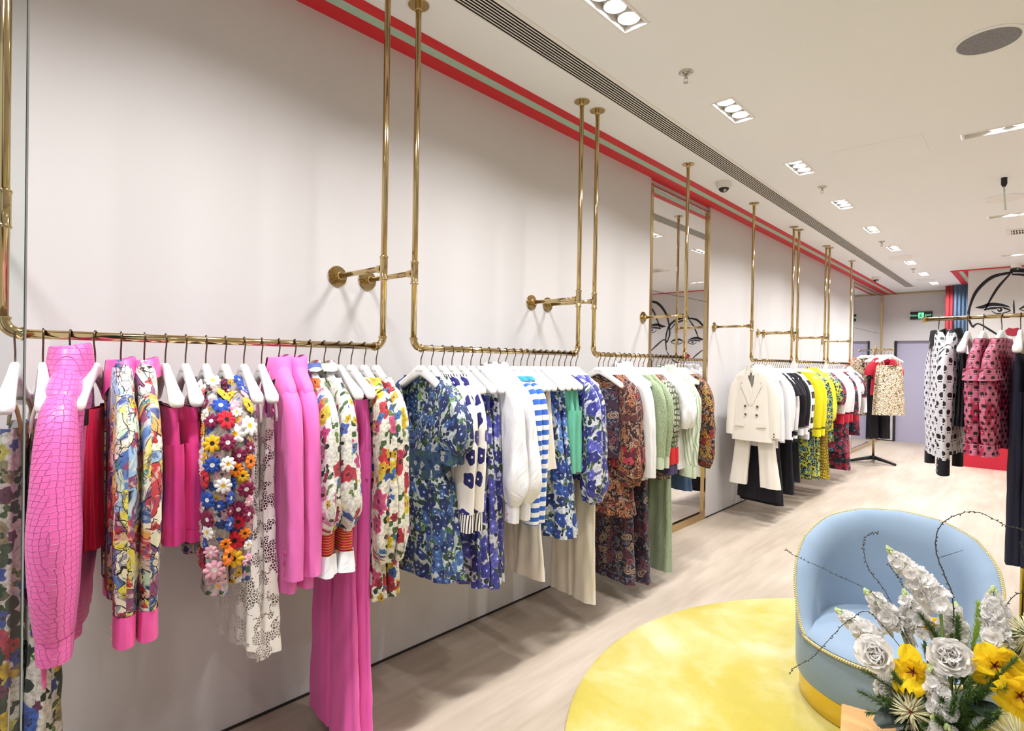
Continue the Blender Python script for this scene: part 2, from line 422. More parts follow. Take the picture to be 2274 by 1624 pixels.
def _sequin(name, a, b, metal=.55):
    M = Mat(name, .28, metal)
    v = M.uv()
    vo = M.nd('ShaderNodeTexVoronoi', {'Vector': v, 'Scale': 62.0}, voronoi_dimensions='2D')
    r = M.nd('ShaderNodeSeparateColor', {0: vo.outputs['Color']}).outputs
    M.color(M.pal(r[0], [a, a, '#f2e6d0', a, b, a, '#e8d8bc', a]))
    M.bump(M.ma('ADD', r[1], vo.outputs['Distance']), .9, .02)
    M.set(M.b.inputs['Roughness'], M.ma('MULTIPLY_ADD', r[2], .3, .18))
    MT[name] = M.m
_sequin('sequin_gold', '#e2cda8', '#8a6c4c')
_sequin('sequin_dark', '#c8ae8c', '#241a18')
# faces with round hair and dark glasses, printed in rows
def _faces(name, ground, hair, skin, tint=None, k_=1.0):
    M = Mat(name, .6)
    v0 = M.uv(False)
    g = ground
    if tint:
        g = M.mix(M.sstep(M.noise(v0, 7.0, 2).outputs[0], .46, .52), ground, tint)
    c = g
    for k, (ox, oy) in enumerate(((0.0, 0.0), (.5, .5))):
        x, y, _ = M.xyz(M.vm('MULTIPLY', v0, (1/.062/k_, 1/.082/k_, 1)))
        fx = M.ma('SUBTRACT', M.ma('FRACT', M.ma('ADD', x, 100.0+ox)), .5)
        fy = M.ma('SUBTRACT', M.ma('FRACT', M.ma('ADD', y, 100.0+oy)), .5)
        X = M.ma('MULTIPLY', fx, .062); Y = M.ma('MULTIPLY', fy, .082)
        def disc(cx, cy, rx, ry):
            a = M.ma('DIVIDE', M.ma('SUBTRACT', X, cx), rx); b = M.ma('DIVIDE', M.ma('SUBTRACT', Y, cy), ry)
            return M.ma('LESS_THAN', M.ma('ADD', M.ma('MULTIPLY', a, a), M.ma('MULTIPLY', b, b)), 1.0)
        c = M.mix(disc(0, .012, .0135, .013), c, hair)
        c = M.mix(disc(0, -.010, .0072, .0105), c, skin)
        c = M.mix(disc(-.0046, -.008, .0044, .0034), c, hair)
        c = M.mix(disc(.0046, -.008, .0044, .0034), c, hair)
        c = M.mix(disc(0, -.0165, .0024, .0012), c, hair)
    M.color(c).wrinkle(.2)
    MT[name] = M.m
_faces('face_white', '#d8d5de', '#17131a', '#efecf0', None, .78)
_faces('face_white_big', '#d8d5de', '#17131a', '#efecf0', None, 1.1)
_faces('face_pink', '#a81f46', '#240c18', '#e0a0b0', '#c86a84', .72)
# flowers and leaves
def _petal(name, c, c2):
    M = Mat(name, .6)
    col = M.mix(M.noise(M.obco(), 30.0).outputs[0], c, c2)
    d = M.nd('ShaderNodeBsdfDiffuse', {0: col})
    tr = M.nd('ShaderNodeBsdfTranslucent', {0: col})
    x = M.nd('ShaderNodeMixShader', {0: .42, 1: d.outputs[0], 2: tr.outputs[0]})
    M.t.links.new(x.outputs[0], M.t.nodes['Material Output'].inputs[0])
    MT[name] = M.m
_petal('petal_white', '#fbf9f6', '#f6f3ee')
_petal('petal_cream', '#f3eed2', '#e9e6b8')
_petal('petal_yellow', '#f4c816', '#f8dc3c')
MT['flower_eye'] = plain('flower_eye', '#7a2a12', .7)
MT['stem_green'] = plain('stem_green', '#7c9650', .6)
MT['bud_green'] = plain('bud_green', '#b9c88a', .6)
MT['needle_green'] = (lambda M: M.color(M.mix(M.noise(M.obco(), 9.0).outputs[0], '#33502a', '#6d8c44')).m)(Mat('needle_green', .6))
MT['leaf_lime'] = plain('leaf_lime', '#a8c446', .5)
MT['leaf_dark'] = plain('leaf_dark', '#1f2c24', .45)
MT['twig'] = plain('twig_bark', '#3a3426', .8)
MT['kraft'] = plain('kraft_paper', '#c8995c', .7)
MT['button_pink'] = plain('button_pink', '#d64a9c', .4)
MT['pearl'] = plain('pearl_button', '#f6c8da', .25)
MT['brass_button'] = plain('brass_button', '#8a7a5a', .3, 1.0)
for n_, c_ in dict(f_blue='#2448a0', f_yellow='#e8b320', f_orange='#ef7d12', f_plum='#7c1240', f_white='#f0ece8', f_pink='#e6a8b8', f_red='#c4162e').items():
    MT[n_] = plain('yarn_'+n_[2:], c_, .9, sheen=.3)
MT['yarn_dark'] = plain('yarn_dark', '#2c1a14', .9)

# ---------------------------------------------------------------- mesh helpers
def link(o, parent=None):
    COL.objects.link(o)
    if parent is not None:
        o.parent = parent
    return o

def mesh(name, V, F, mat, parent=None, smooth=True, uv=None, loc=None, rot=None):
    me = bpy.data.meshes.new(name)
    V = np.asarray(V, dtype=float)
    me.from_pydata(V.tolist(), [], [list(map(int, f)) for f in F])
    if uv is not None:
        lay = me.uv_layers.new(name='UV')
        idx = np.empty(len(me.loops), dtype=np.int32)
        me.loops.foreach_get('vertex_index', idx)
        lay.data.foreach_set('uv', np.asarray(uv, dtype=np.float32)[idx].ravel())
    if smooth:
        me.polygons.foreach_set('use_smooth', np.ones(len(me.polygons), dtype=bool))
    me.materials.append(MT[mat] if isinstance(mat, str) else mat)
    me.update()
    o = bpy.data.objects.new(name, me)
    if loc is not None:
        o.location = loc
    if rot is not None:
        o.rotation_euler = rot
    return link(o, parent)

def inst(src, name, parent, loc=(0, 0, 0), rot=(0, 0, 0), sc=(1, 1, 1)):
    o = bpy.data.objects.new(name, src.data if hasattr(src, 'data') else src)
    o.location, o.rotation_euler = loc, rot
    o.scale = sc if not isinstance(sc, (int, float)) else (sc, sc, sc)
    return link(o, parent)

def empty(name, loc=(0, 0, 0), rz=0.0, rot=None):
    o = bpy.data.objects.new(name, None)
    o.empty_display_size = .05
    o.location = loc
    o.rotation_euler = rot if rot is not None else (0, 0, rz)
    return link(o)

def tag(o, label=None, cat=None, group=None, kind=None):
    if label: o['label'] = label
    if cat: o['category'] = cat
    if group: o['group'] = group
    if kind: o['kind'] = kind
    return o

def grid_faces(R, C, closed):
    F = []
    for i in range(R-1):
        for j in range(C if closed else C-1):
            k = (j+1) % C
            F.append((i*C+j, i*C+k, (i+1)*C+k, (i+1)*C+j))
    return F

class Geo:
    """collects shapes for one mesh"""
    def __init__(s): s.V = []; s.F = []
    def add(s, V, F):
        n = len(s.V)
        s.V += [tuple(v) for v in V]
        s.F += [tuple(i+n for i in f) for f in F]
        return s
    def box(s, x0, x1, y0, y1, z0, z1, c=0.0):
        if c <= 0:
            V = [(x, y, z) for z in (z0, z1) for y in (y0, y1) for x in (x0, x1)]
            F = [(0, 2, 3, 1), (4, 5, 7, 6), (0, 1, 5, 4), (2, 6, 7, 3), (0, 4, 6, 2), (1, 3, 7, 5)]
            return s.add(V, F)
        bm = bmesh.new()
        bmesh.ops.create_cube(bm, size=1)
        for v in bm.verts:
            v.co = ((x0+x1)/2+v.co.x*(x1-x0), (y0+y1)/2+v.co.y*(y1-y0), (z0+z1)/2+v.co.z*(z1-z0))
        bmesh.ops.bevel(bm, geom=bm.edges[:], offset=c, segments=2, affect='EDGES', profile=.5)
        bm.verts.ensure_lookup_table()
        V = [v.co[:] for v in bm.verts]; F = [[v.index for v in f.verts] for f in bm.faces]
        bm.free()
        return s.add(V, F)
    def tube(s, pts, r, n=12, cap=True):
        pts = [Vector(q) for q in pts]
        rs = r if hasattr(r, '__len__') else [r]*len(pts)
        V, F = [], []
        prev = None
        for i, q in enumerate(pts):
            t = (pts[min(i+1, len(pts)-1)]-pts[max(i-1, 0)]).normalized()
            if prev is None:
                a = Vector((0, 0, 1)) if abs(t.z) < .9 else Vector((1, 0, 0))
                a = (a-t*a.dot(t)).normalized()
            else:
                a = (prev-t*prev.dot(t)).normalized()
            prev = a
            b = t.cross(a)
            for k in range(n):
                an = 2*math.pi*k/n
                V.append(q+(a*math.cos(an)+b*math.sin(an))*rs[i])
        F = grid_faces(len(pts), n, True)
        if cap:
            F.append(tuple(range(n))[::-1]); F.append(tuple(range((len(pts)-1)*n, len(pts)*n)))
        return s.add(V, F)
    def lathe(s, prof, n=32, cap=True, ax=(0, 0, 1), org=(0, 0, 0)):
        """prof: (r, h) along axis"""
        az = Vector(ax).normalized()
        a = Vector((1, 0, 0)) if abs(az.x) < .9 else Vector((0, 1, 0))
        a = (a-az*a.dot(az)).normalized(); b = az.cross(a)
        V = []
        for r, h in prof:
            for k in range(n):
                an = 2*math.pi*k/n
                V.append(Vector(org)+az*h+(a*math.cos(an)+b*math.sin(an))*r)
        F = grid_faces(len(prof), n, True)
        if cap:
            F.append(tuple(range(n))[::-1]); F.append(tuple(range((len(prof)-1)*n, len(prof)*n)))
        return s.add(V, F)
    def out(s, name, mat, parent=None, smooth=False, **k):
        return mesh(name, s.V, s.F, mat, parent, smooth, **k)

def autosmooth(o, ang=40):
    me = o.data
    try:
        me.set_sharp_from_angle(angle=math.radians(ang))
    except Exception:
        pass
    me.polygons.foreach_set('use_smooth', np.ones(len(me.polygons), dtype=bool))
    return o

def struct(o):
    o['kind'] = 'structure'
    return o

# ---------------------------------------------------------------- the room
x0, x1, y0, y1 = ROOM
struct(Geo().box(-.3, x1+.1, y0-.1, y1+.4, -.12, 0).out('floor', 'floor'))

# ceiling with openings for the recessed lamps and the air slot
DL_Y = [-.515+1.31*i for i in range(11)]       # recessed triple lamps along the rails
DL_X = .985
LIN = [(2.26, 4.78), (2.26, 7.48), (2.26, 10.1), (2.26, 2.06), (4.2, 4.78), (4.2, 7.48), (4.2, 2.06), (4.2, 10.1), (3.3, -.5)]
holes = [(DL_X-.068, DL_X+.068, y-.186, y+.186) for y in DL_Y]
holes += [(x-.3, x+.3, y-.055, y+.055) for x, y in LIN]
SLOT = (.505, .636, -1.2, 13.0)
holes.append(SLOT)
xs = sorted({0.0-.3, x1} | {h[0] for h in holes} | {h[1] for h in holes})
ys = sorted({y0, y1+.2} | {h[2] for h in holes} | {h[3] for h in holes})
V, F = [], []
for i in range(len(xs)-1):
    for j in range(len(ys)-1):
        cx, cy = (xs[i]+xs[i+1])/2, (ys[j]+ys[j+1])/2
        if any(h[0] < cx < h[1] and h[2] < cy < h[3] for h in holes):
            continue
        n = len(V)
        V += [(xs[i], ys[j], H), (xs[i], ys[j+1], H), (xs[i+1], ys[j+1], H), (xs[i+1], ys[j], H)]
        F.append((n, n+1, n+2, n+3))
struct(mesh('ceiling', V, F, 'ceiling_white', smooth=False))

# long wall with two mirror niches
M1 = (4.20, 5.35)
M2 = (11.25, 13.80)
g = Geo()
NT = 3.035
g.box(-.25, 0, y0, M1[0], 0, H)
g.box(-.25, 0, M1[1], M2[0], 0, H)
g.box(-.25, 0, M2[1], y1+.2, 0, H)
g.box(-.25, -.026, M1[0], M1[1], 0, H)
g.box(-.25, -.026, M2[0], M2[1], 0, H)
struct(g.out('wall_left', 'white_wall'))
g = Geo().box(x1, x1+.12, y0, y1+.2, 0, H)
struct(g.out('wall_right', 'white_wall'))
# the shop front behind the camera is open to the mall
# back wall with the recessed lavender door
DX0, DX1, DZ = .205, 1.06, 2.06
g = Geo()
g.box(-.25, DX0, y1, y1+.12, 0, H)
g.box(DX0, DX1, y1, y1+.12, DZ, H)
g.box(DX1, x1, y1, y1+.12, 0, H)
struct(g.out('wall_back', 'white_wall'))
d = Geo().box(DX0, DX1, y1+.07, y1+.11, 0, DZ).out('door_1', 'lavender')
struct(d)
Geo().box(DX0, DX0+.035, y1-.012, y1+.07, 0, DZ).out('door_jamb', 'dark_gap', d)
Geo().tube([(DX1-.1, y1+.04, 1.0), (DX1-.2, y1+.04, 1.0)], .009).out('door_handle', 'chrome', d, True)
# mural block
MX, MY = 1.555, 11.2
wm = Geo().box(MX, x1, MY, y1, .0, H).out('wall_mural', 'white_wall')
struct(wm)
struct(Geo().box(MX-.008, 2.6, MY-.02, MY-.002, 0, .62).out('trim_7', 'red_panel'))
# skirting shadow gap
for nm, a, b in (('baseboard_left', y0, M1[0]), ('baseboard_middle', M1[1], M2[0])):
    struct(Geo().box(0.0005, .004, a, b, 0, .012).out(nm, 'dark_gap'))
struct(Geo().box(0, DX0, y1-.004, y1-.0005, 0, .02).out('baseboard_back', 'dark_gap'))
# painted stripes on the ceiling along the wall, and round the mural block
for i, (a, b, mt) in enumerate(((.0, .095, 'red'), (.095, .152, 'mint'), (.152, .215, 'red'))):
    struct(Geo().box(a-(.025 if i == 0 else 0), b, y0, y1, H-.004, H+.002).out('trim_%d' % (i+1), mt))
for i, (a, b, mt) in enumerate(((1.335, 1.425, 'red'), (1.425, 1.48, 'mint'), (1.48, 1.555, 'red'))):
    struct(Geo().box(a, b, MY, y1, H-.004, H+.002).out('trim_%d' % (i+4), mt))
struct(Geo().box(1.335, x1, MY-.028, MY, H-.016, H-.001).out('trim_8', 'red'))
struct(Geo().box(0, 1.335, y1-.025, y1-.001, H-.03, H-.006).out('trim_9', 'gold_rose'))

# mirrors in the niches
def mirror(name, lab, ya, yb, seam, fw=.042):
    t = empty(name, (-.0255, ya, 0))
    L = yb-ya
    top = H-.045
    for k, (za, zb) in enumerate(((.07, seam-.002), (seam+.002, top-.02))):
        Geo().box(0, .012, fw, L-fw, za, zb).out('mirror_pane', 'mirror', t)
    Geo().box(.001, .009, fw, L-fw, seam-.002, seam+.002).out('seam', 'dark_gap', t)
    Geo().box(0, .03, .001, fw, 0.001, top, .002).out('side_frame', 'gold_rose', t)
    Geo().box(0, .03, L-fw, L-.001, 0.001, top, .002).out('side_frame', 'gold_rose', t)
    Geo().box(0, .03, fw, L-fw, 0.001, .07, .002).out('bottom_frame', 'gold_rose', t)
    Geo().box(0, .02, fw, L-fw, top-.02, top, .002).out('top_frame', 'chrome', t)
    tag(t, lab, 'mirror')
mirror('wall_mirror', 'tall brass framed mirror between the third and fourth rails', M1[0], M1[1], 2.115)
mirror('wall_mirror', 'far tall wall mirror in the corner by the exit sign', M2[0], M2[1], 2.2)

# ---------------------------------------------------------------- mural drawing
def stroke(name, pts, wds, mat, parent, y):
    """brush stroke: smooth polyline with varying width, a thin coat on the wall"""
    P = [Vector((a, 0, b)) for a, b in pts]
    n = max(10, 8*len(P))
    Q = []
    for i in range(n+1):
        u = i/n*(len(P)-1); k = min(int(u), len(P)-2); f = u-k
        p0, p1, p2, p3 = P[max(k-1, 0)], P[k], P[k+1], P[min(k+2, len(P)-1)]
        Q.append(.5*((2*p1)+(p2-p0)*f+(2*p0-5*p1+4*p2-p3)*f*f+(3*p1-p0-3*p2+p3)*f**3))
    W = np.interp(np.linspace(0, 1, n+1), np.linspace(0, 1, len(wds)), wds)
    V = []
    for i, q in enumerate(Q):
        t = (Q[min(i+1, n)]-Q[max(i-1, 0)]).normalized()
        nn = Vector((-t.z, 0, t.x))*W[i]/2
        V += [(q.x+nn.x, y, q.z+nn.z), (q.x-nn.x, y, q.z-nn.z)]
    F = [(2*i, 2*i+1, 2*i+3, 2*i+2) for i in range(n)]
    return mesh(name, V, F, mat, parent, False)
def blob(name, pts, mat, parent, y):
    return mesh(name, [(a, y, b) for a, b in pts], [tuple(range(len(pts)))], mat, parent, False)
def face(cx, cz, s, flip=1, iris='ink'):
    yy = MY-.003
    def T(pts): return [(cx+flip*a*s, cz+b*s) for a, b in pts]
    S = lambda n, p, w_, m_='ink': stroke(n, T(p), [q*s for q in w_], m_, wm, yy)
    S('hair_line', [(-.02, .55), (-.25, .5), (-.42, .32), (-.5, .1), (-.52, -.1), (-.47, -.25)], [.03, .05, .045, .03, .035, .02])
    S('hair_line', [(-.05, .58), (.12, .56), (.3, .5), (.45, .36), (.52, .1), (.5, -.2)], [.05, .06, .05, .045, .035, .03])
    S('hair_line', [(-.03, .52), (.1, .5), (.28, .43), (.4, .3)], [.02, .035, .03, .015])
    S('hair_line', [(-.05, .53), (-.17, .36), (-.25, .2), (-.33, .0)], [.02, .035, .03, .012])
    S('brow_line', [(-.44, .05), (-.36, .055), (-.28, .085), (-.2, .085), (-.1, .06), (-.04, .03)], [.01, .05, .055, .05, .03, .008])
    S('eye_line', [(-.34, .01), (-.24, .03), (-.12, .025), (-.04, -.015), (-.12, -.05), (-.2, -.05), (-.25, -.01)], [.02, .035, .03, .015, .015, .015, .008])
    S('eye_line', [(.06, .0), (.16, .055), (.28, .05), (.38, .0), (.28, -.05), (.16, -.045), (.06, .0)], [.01, .045, .05, .02, .015, .015, .01])
    for ex in (-.155, .22):
        blob('eye_white', T([(ex+.05*math.cos(a), .0-.005+.036*math.sin(a)) for a in np.linspace(0, 6.2, 18)]), 'iris_white', wm, yy-.0004)
        blob('iris', T([(ex+.032*math.cos(a), .0+.032*math.sin(a)) for a in np.linspace(0, 6.2, 18)]), iris, wm, yy-.0008)
        blob('pupil_glint', T([(ex-.008+.01*math.cos(a), .008+.01*math.sin(a)) for a in np.linspace(0, 6.2, 12)]), 'iris_white', wm, yy-.0012)
    S('nose_line', [(.0, .14), (.0, .05), (.005, -.05), (.0, -.12)], [.008, .02, .02, .008])
    blob('lips', T([(-.11, -.33), (-.05, -.27), (0, -.285), (.05, -.27), (.11, -.33), (.06, -.385), (0, -.4), (-.06, -.385)]), 'lips', wm, yy-.0004)
    S('lip_line', [(-.1, -.33), (-.03, -.325), (.03, -.33), (.1, -.328)], [.006, .014, .014, .006])
    S('cheek_line', [(-.47, -.25), (-.4, -.2), (-.25, -.31), (-.1, -.44)], [.03, .02, .03, .012])
    S('cheek_line', [(.49, -.22), (.36, -.4), (.14, -.53), (-.02, -.55)], [.02, .03, .03, .01])
    S('neck_line', [(-.14, -.5), (-.16, -.68), (-.17, -.86)], [.012, .03, .02])
    S('neck_line', [(.2, -.52), (.22, -.7), (.27, -.86)], [.012, .03, .02])
face(2.09, 2.40, 1.0)
face(3.02, 1.98, .9)
face(4.0, 2.26, 1.15, 1, 'ink_blue')
face(5.05, 2.42, .9)

# ---------------------------------------------------------------- wall rails
RAILS = [(.181, 1.357), (1.515, 2.715), (2.876, 4.10), (5.48, 6.68), (6.865, 7.985), (8.15, 9.33)]
RW = ['nearest', 'second', 'third', 'fourth', 'fifth', 'farthest']
R_ = .0127
def wall_rail(k, ya, yb):
    L = yb-ya
    t = empty('clothes_rail', (XP, ya, ZB))
    e = .04
    Geo().tube([(0, e, 0), (0, L-e, 0)], R_, 20).out('rail', 'gold', t, True)
    top = H-ZB
    za = 1.878-ZB
    for y, sg in ((0, 1), (L, -1)):
        Geo().tube([(0, y, e), (0, y, top-.006)], R_, 20).out('upright', 'gold', t, True)
        pts = [(0, y+sg*(e-e*math.cos(a)), e-e*math.sin(a)) for a in np.linspace(0, math.pi/2, 8)]
        autosmooth(Geo().tube(pts, R_*1.22, 18).out('elbow', 'gold', t))
        for q, d_ in (((0, y, e), (0, 0, 1)), ((0, y+sg*e, 0), (0, 1, 0))):
            autosmooth(Geo().lathe([(R_*1.4, -.004), (R_*1.5, 0), (R_*1.4, .004)], 18, ax=d_, org=q).out('collar', 'gold', t))
        autosmooth(Geo().lathe([(.0155, top-.03), (.016, top-.006), (.045, top-.006), (.046, top-.001)], 28, org=(0, y, 0)).out('ceiling_flange', 'gold', t))
        # tee with its wall arm
        autosmooth(Geo().lathe([(R_*1.35, za-.05), (R_*1.45, za-.047), (R_*1.35, za-.042), (R_*1.25, za-.04), (R_*1.25, za+.04), (R_*1.35, za+.042), (R_*1.45, za+.047), (R_*1.35, za+.05)], 18, org=(0, y, 0)).out('tee_joint', 'gold', t))
        Geo().tube([(-.012, y, za), (-XP+.008, y, za)], .0115, 16).out('wall_arm', 'gold', t, True)
        autosmooth(Geo().lathe([(.0155, .016), (.0165, .03), (.0155, .045)], 16, ax=(-1, 0, 0), org=(0, y, za)).out('arm_collar', 'gold', t))
        autosmooth(Geo().lathe([(.047, .001), (.048, .004), (.046, .007), (.019, .008), (.0165, .03), (.0175, .034), (.0155, .038)], 32, ax=(1, 0, 0), org=(-XP, y, za)).out('wall_flange', 'gold', t))
    tag(t, ['brass U shaped clothes rail nearest the camera, carrying the pink garments', 'brass clothes rail hung with blue floral garments, second from the camera',
            'brass clothes rail partly in front of the tall mirror', 'brass clothes rail carrying the white jacket, just past the mirror',
            'brass clothes rail carrying yellow garments, second past the mirror', 'farthest brass wall rail, beside the corner mirror'][k], 'clothes rail', 'brass wall rails')
for k, (a, b) in enumerate(RAILS):
    wall_rail(k, a, b)

# ---------------------------------------------------------------- ceiling fittings
def area(name, loc, size, watt, parent, rot=(0, 0, 0)):
    l = bpy.data.lights.new(name, 'AREA')
    l.shape = 'DISK'
    l.size = size
    l.energy = watt
    l.color = LAMP_COL
    l.spread = math.radians(140)
    o = bpy.data.objects.new(name, l)
    o.location = loc
    o.rotation_euler = rot
    return link(o, parent)
_dl = {}
def triple(x, y, along_y, L, W, pitch, r, label, grp, watt, dep=.05):
    """recessed tray with three round lamps"""
    t = empty('downlight', (x, y, H), 0 if along_y else math.pi/2)
    key = (L, W)
    if key not in _dl:
        g = Geo()
        a, b = W/2, L/2
        g.box(-a-.012, -a, -b-.012, b+.012, -.004, dep); g.box(a, a+.012, -b-.012, b+.012, -.004, dep)
        g.box(-a, a, -b-.012, -b, -.004, dep); g.box(-a, a, b, b+.012, -.004, dep)
        f_ = g.out('frame', 'white_metal', t)
        p_ = Geo().box(-a, a, -b, b, dep-.004, dep).out('tray', 'white_metal', t)
        c_ = autosmooth(Geo().lathe([(r+.004, -.02), (r+.006, -.02), (r+.006, .012), (r+.003, .012), (r+.004, -.02)], 28, cap=False).out('lamp_ring', 'white_metal', t))
        e_ = autosmooth(Geo().lathe([(r*.2, -.008), (r*.9, -.004), (r, 0), (r, .012)], 28).out('lamp_lens', 'lens', t))
        _dl[key] = (f_, p_, c_, e_)
        f_, p_, c_, e_ = _dl[key]
        c_.location = (0, -pitch, dep-.016); e_.location = (0, -pitch, dep-.014)
        rest = (0, pitch)
    else:
        f_, p_, c_, e_ = _dl[key]
        inst(f_, 'frame', t); inst(p_, 'tray', t)
        rest = (-pitch, 0, pitch)
    for q in rest:
        inst(c_, 'lamp_ring', t, (0, q, dep-.016)); inst(e_, 'lamp_lens', t, (0, q, dep-.014))
    for q in (-pitch, 0, pitch):
        area('lamp_light', (0, q, dep-.03), r*1.7, watt, t)
    tag(t, label, 'downlight', grp)
ORD = ['first', 'second', 'third', 'fourth', 'fifth', 'sixth', 'seventh', 'eighth', 'ninth', 'tenth', 'eleventh']
for i, y in enumerate(DL_Y):
    triple(DL_X, y, True, .346, .112, .113, .045, 'triple ceiling downlight beside the air slot, %s' % (ORD[i-2]+' in the visible row' if i >= 2 else ['behind the camera', 'just overhead'][i]), 'triple downlights above the rails', LAMP_W*(1+.07*max(0, i-3)))
linlab = ['slim triple lamp bar beside the large speaker grille', 'slim lamp bar next to the square air grille', 'slim lamp bar just before the mural wall',
          'slim lamp bar overhead near the rug', 'slim lamp bar over the shop floor, mid right', 'slim lamp bar over the shop floor, far right', 'slim lamp bar over the shop floor, near right', 'slim lamp bar by the mural, far right', 'slim lamp bar behind the camera']
for (x, y), lb in zip(LIN, linlab):
    triple(x, y, False, .56, .085, .118, .038, lb, 'slim lamp bars', LAMP_W*(.95 if y > 7 else .6))

# air slot with blades
t = empty('air_slot', (0, 0, H))
Geo().box(SLOT[0]-.004, SLOT[1]+.004, SLOT[2], SLOT[3], .05, .06).out('slot_back', 'dark_slot', t)
b0 = None
nb = 8
wb = (SLOT[1]-SLOT[0])/nb
for i in range(nb+1):
    xx = SLOT[0]+i*wb
    if b0 is None:
        b0 = Geo().box(-.0022, .0022, SLOT[2], SLOT[3], .001, .05).out('blade', 'dark_slot', t, loc=(xx, 0, 0))
        b1 = Geo().box(-.0026, .0026, SLOT[2], SLOT[3], -.002, .001).out('blade_edge', 'white_metal', b0)
    else:
        inst(b1, 'blade_edge', inst(b0, 'blade', t, (xx, 0, 0)))
Geo().box(SLOT[1]+.003, SLOT[1]+.024, SLOT[2], SLOT[3], -.0025, .001).out('slot_flange', 'white_metal', t)
tag(t, 'long dark slotted air outlet running along the ceiling', 'air vent')

def round_grille(x, y, r, lab, dark=True):
    t = empty('ceiling_speaker', (x, y, H))
    autosmooth(Geo().lathe([(r+.018, .0), (r+.018, -.004), (r+.004, -.007), (r, -.004)], 48, cap=False).out('rim', 'ceiling_white', t))
    Geo().lathe([(r, -.002), (r, -.0045), (r*.98, -.005)], 48).out('grille', 'grey_mesh' if dark else 'white_metal', t)
    tag(t, lab, 'speaker', 'round ceiling grilles')
round_grille(2.166, 3.449, .118, 'large round grey speaker grille in the ceiling, top right')
round_grille(2.12, 6.72, .13, 'round ceiling grille behind the black plug', False)
round_grille(.942, 9.44, .13, 'round ceiling grille in line with the downlights, mid distance', False)
round_grille(.935, 12.0, .13, 'farthest round ceiling grille, near the exit sign', False)

def sprinkler(x, y, lab):
    t = empty('sprinkler', (x, y, H))
    autosmooth(Geo().lathe([(.036, 0), (.036, -.004), (.03, -.008), (.016, -.004), (.012, -.012)], 24).out('escutcheon', 'chrome', t))
    Geo().lathe([(.007, -.004), (.007, -.03), (.004, -.034)], 12).out('nozzle', 'chrome', t, True)
    for sg in (-1, 1):
        Geo().tube([(sg*.006, 0, -.028), (sg*.011, 0, -.04), (sg*.003, 0, -.054)], .0018, 6).out('frame_arm', 'chrome', t, True)
    autosmooth(Geo().lathe([(.005, -.053), (.014, -.055), (.013, -.057)], 16).out('deflector', 'chrome', t))
    tag(t, lab, 'sprinkler', 'ceiling sprinklers')
sprinkler(.977, 2.80, 'metal ceiling sprinkler nearest the camera')
sprinkler(.986, 5.345, 'metal ceiling sprinkler beyond the third downlight')
sprinkler(.948, 8.10, 'metal ceiling sprinkler beyond the fifth downlight')
sprinkler(.931, 10.62, 'farthest metal ceiling sprinkler')

def dome(x, y, lab, s=1.0):
    t = empty('dome_camera', (x, y, H))
    autosmooth(Geo().lathe([(.062*s, 0), (.062*s, -.028*s), (.056*s, -.048*s), (.04*s, -.052*s)], 32).out('housing', 'white_metal', t))
    autosmooth(Geo().lathe([(.042*s*math.cos(a), -.05*s-.034*s*math.sin(a)) for a in np.linspace(0, 1.5, 8)], 28).out('dome', 'black', t), 60)
    Geo().lathe([(.014*s, 0), (.014*s, .01*s)], 16, ax=(.5, -.6, -.6), org=(.016*s, -.02*s, -.07*s)).out('lens', 'chrome', t, True)
    tag(t, lab, 'security camera', 'dome cameras')
dome(.40, 4.70, 'white dome camera with black lens by the mirror')
dome(.335, 11.2, 'small dome camera near the corner mirror')
dome(2.11, 11.02, 'dome camera above the face mural')

t = empty('air_grille', (2.3, 8.42, H))
Geo().box(-.2, .2, -.15, .15, -.001, .004).out('back_panel', 'dark_slot', t)
for a, b, c, d_ in ((-.22, .22, -.17, -.13), (-.22, .22, .13, .17), (-.22, -.18, -.13, .13), (.18, .22, -.13, .13), (-.18, .18, -.008, .008)):
    Geo().box(a, b, c, d_, -.008, .001).out('frame', 'white_metal', t)
fin = None
for i in range(15):
    xx = -.168+i*.024
    if fin is None:
        fin = Geo().box(-.0045, .0045, -.13, .13, -.006, 0).out('fin', 'white_metal', t, loc=(xx, 0, 0))
    else:
        inst(fin, 'fin', t, (xx, 0, 0))
tag(t, 'rectangular finned air grille in the ceiling near the mural', 'air vent')

t = empty('access_panel', (1.51, 4.77, H))
for a, b, c, d_ in ((-.27, .27, -.235, -.2325), (-.27, .27, .2325, .235), (-.27, -.2675, -.235, .235), (.2675, .27, -.235, .235)):
    Geo().box(a, b, c, d_, -.001, .0).out('panel_edge', 'white_metal', t)
Geo().box(-.267, .267, -.232, .232, -.0012, -.0002).out('panel', 'ceiling_white', t)
tag(t, 'flush square access panel in the ceiling', 'access panel')

t = empty('cable_plug', (2.14, 6.0, H))
autosmooth(Geo().lathe([(.02, 0), (.02, -.05), (.012, -.07), (.006, -.072)], 18).out('plug', 'black', t))
Geo().tube([(0, 0, -.07), (.004, 0, -.16), (.012, 0, -.26)], .006, 8).out('cable', plain('pale_cable', '#c8e0cc', .5), t, True)
tag(t, 'black plug with pale green cable hanging from the ceiling', 'cable')

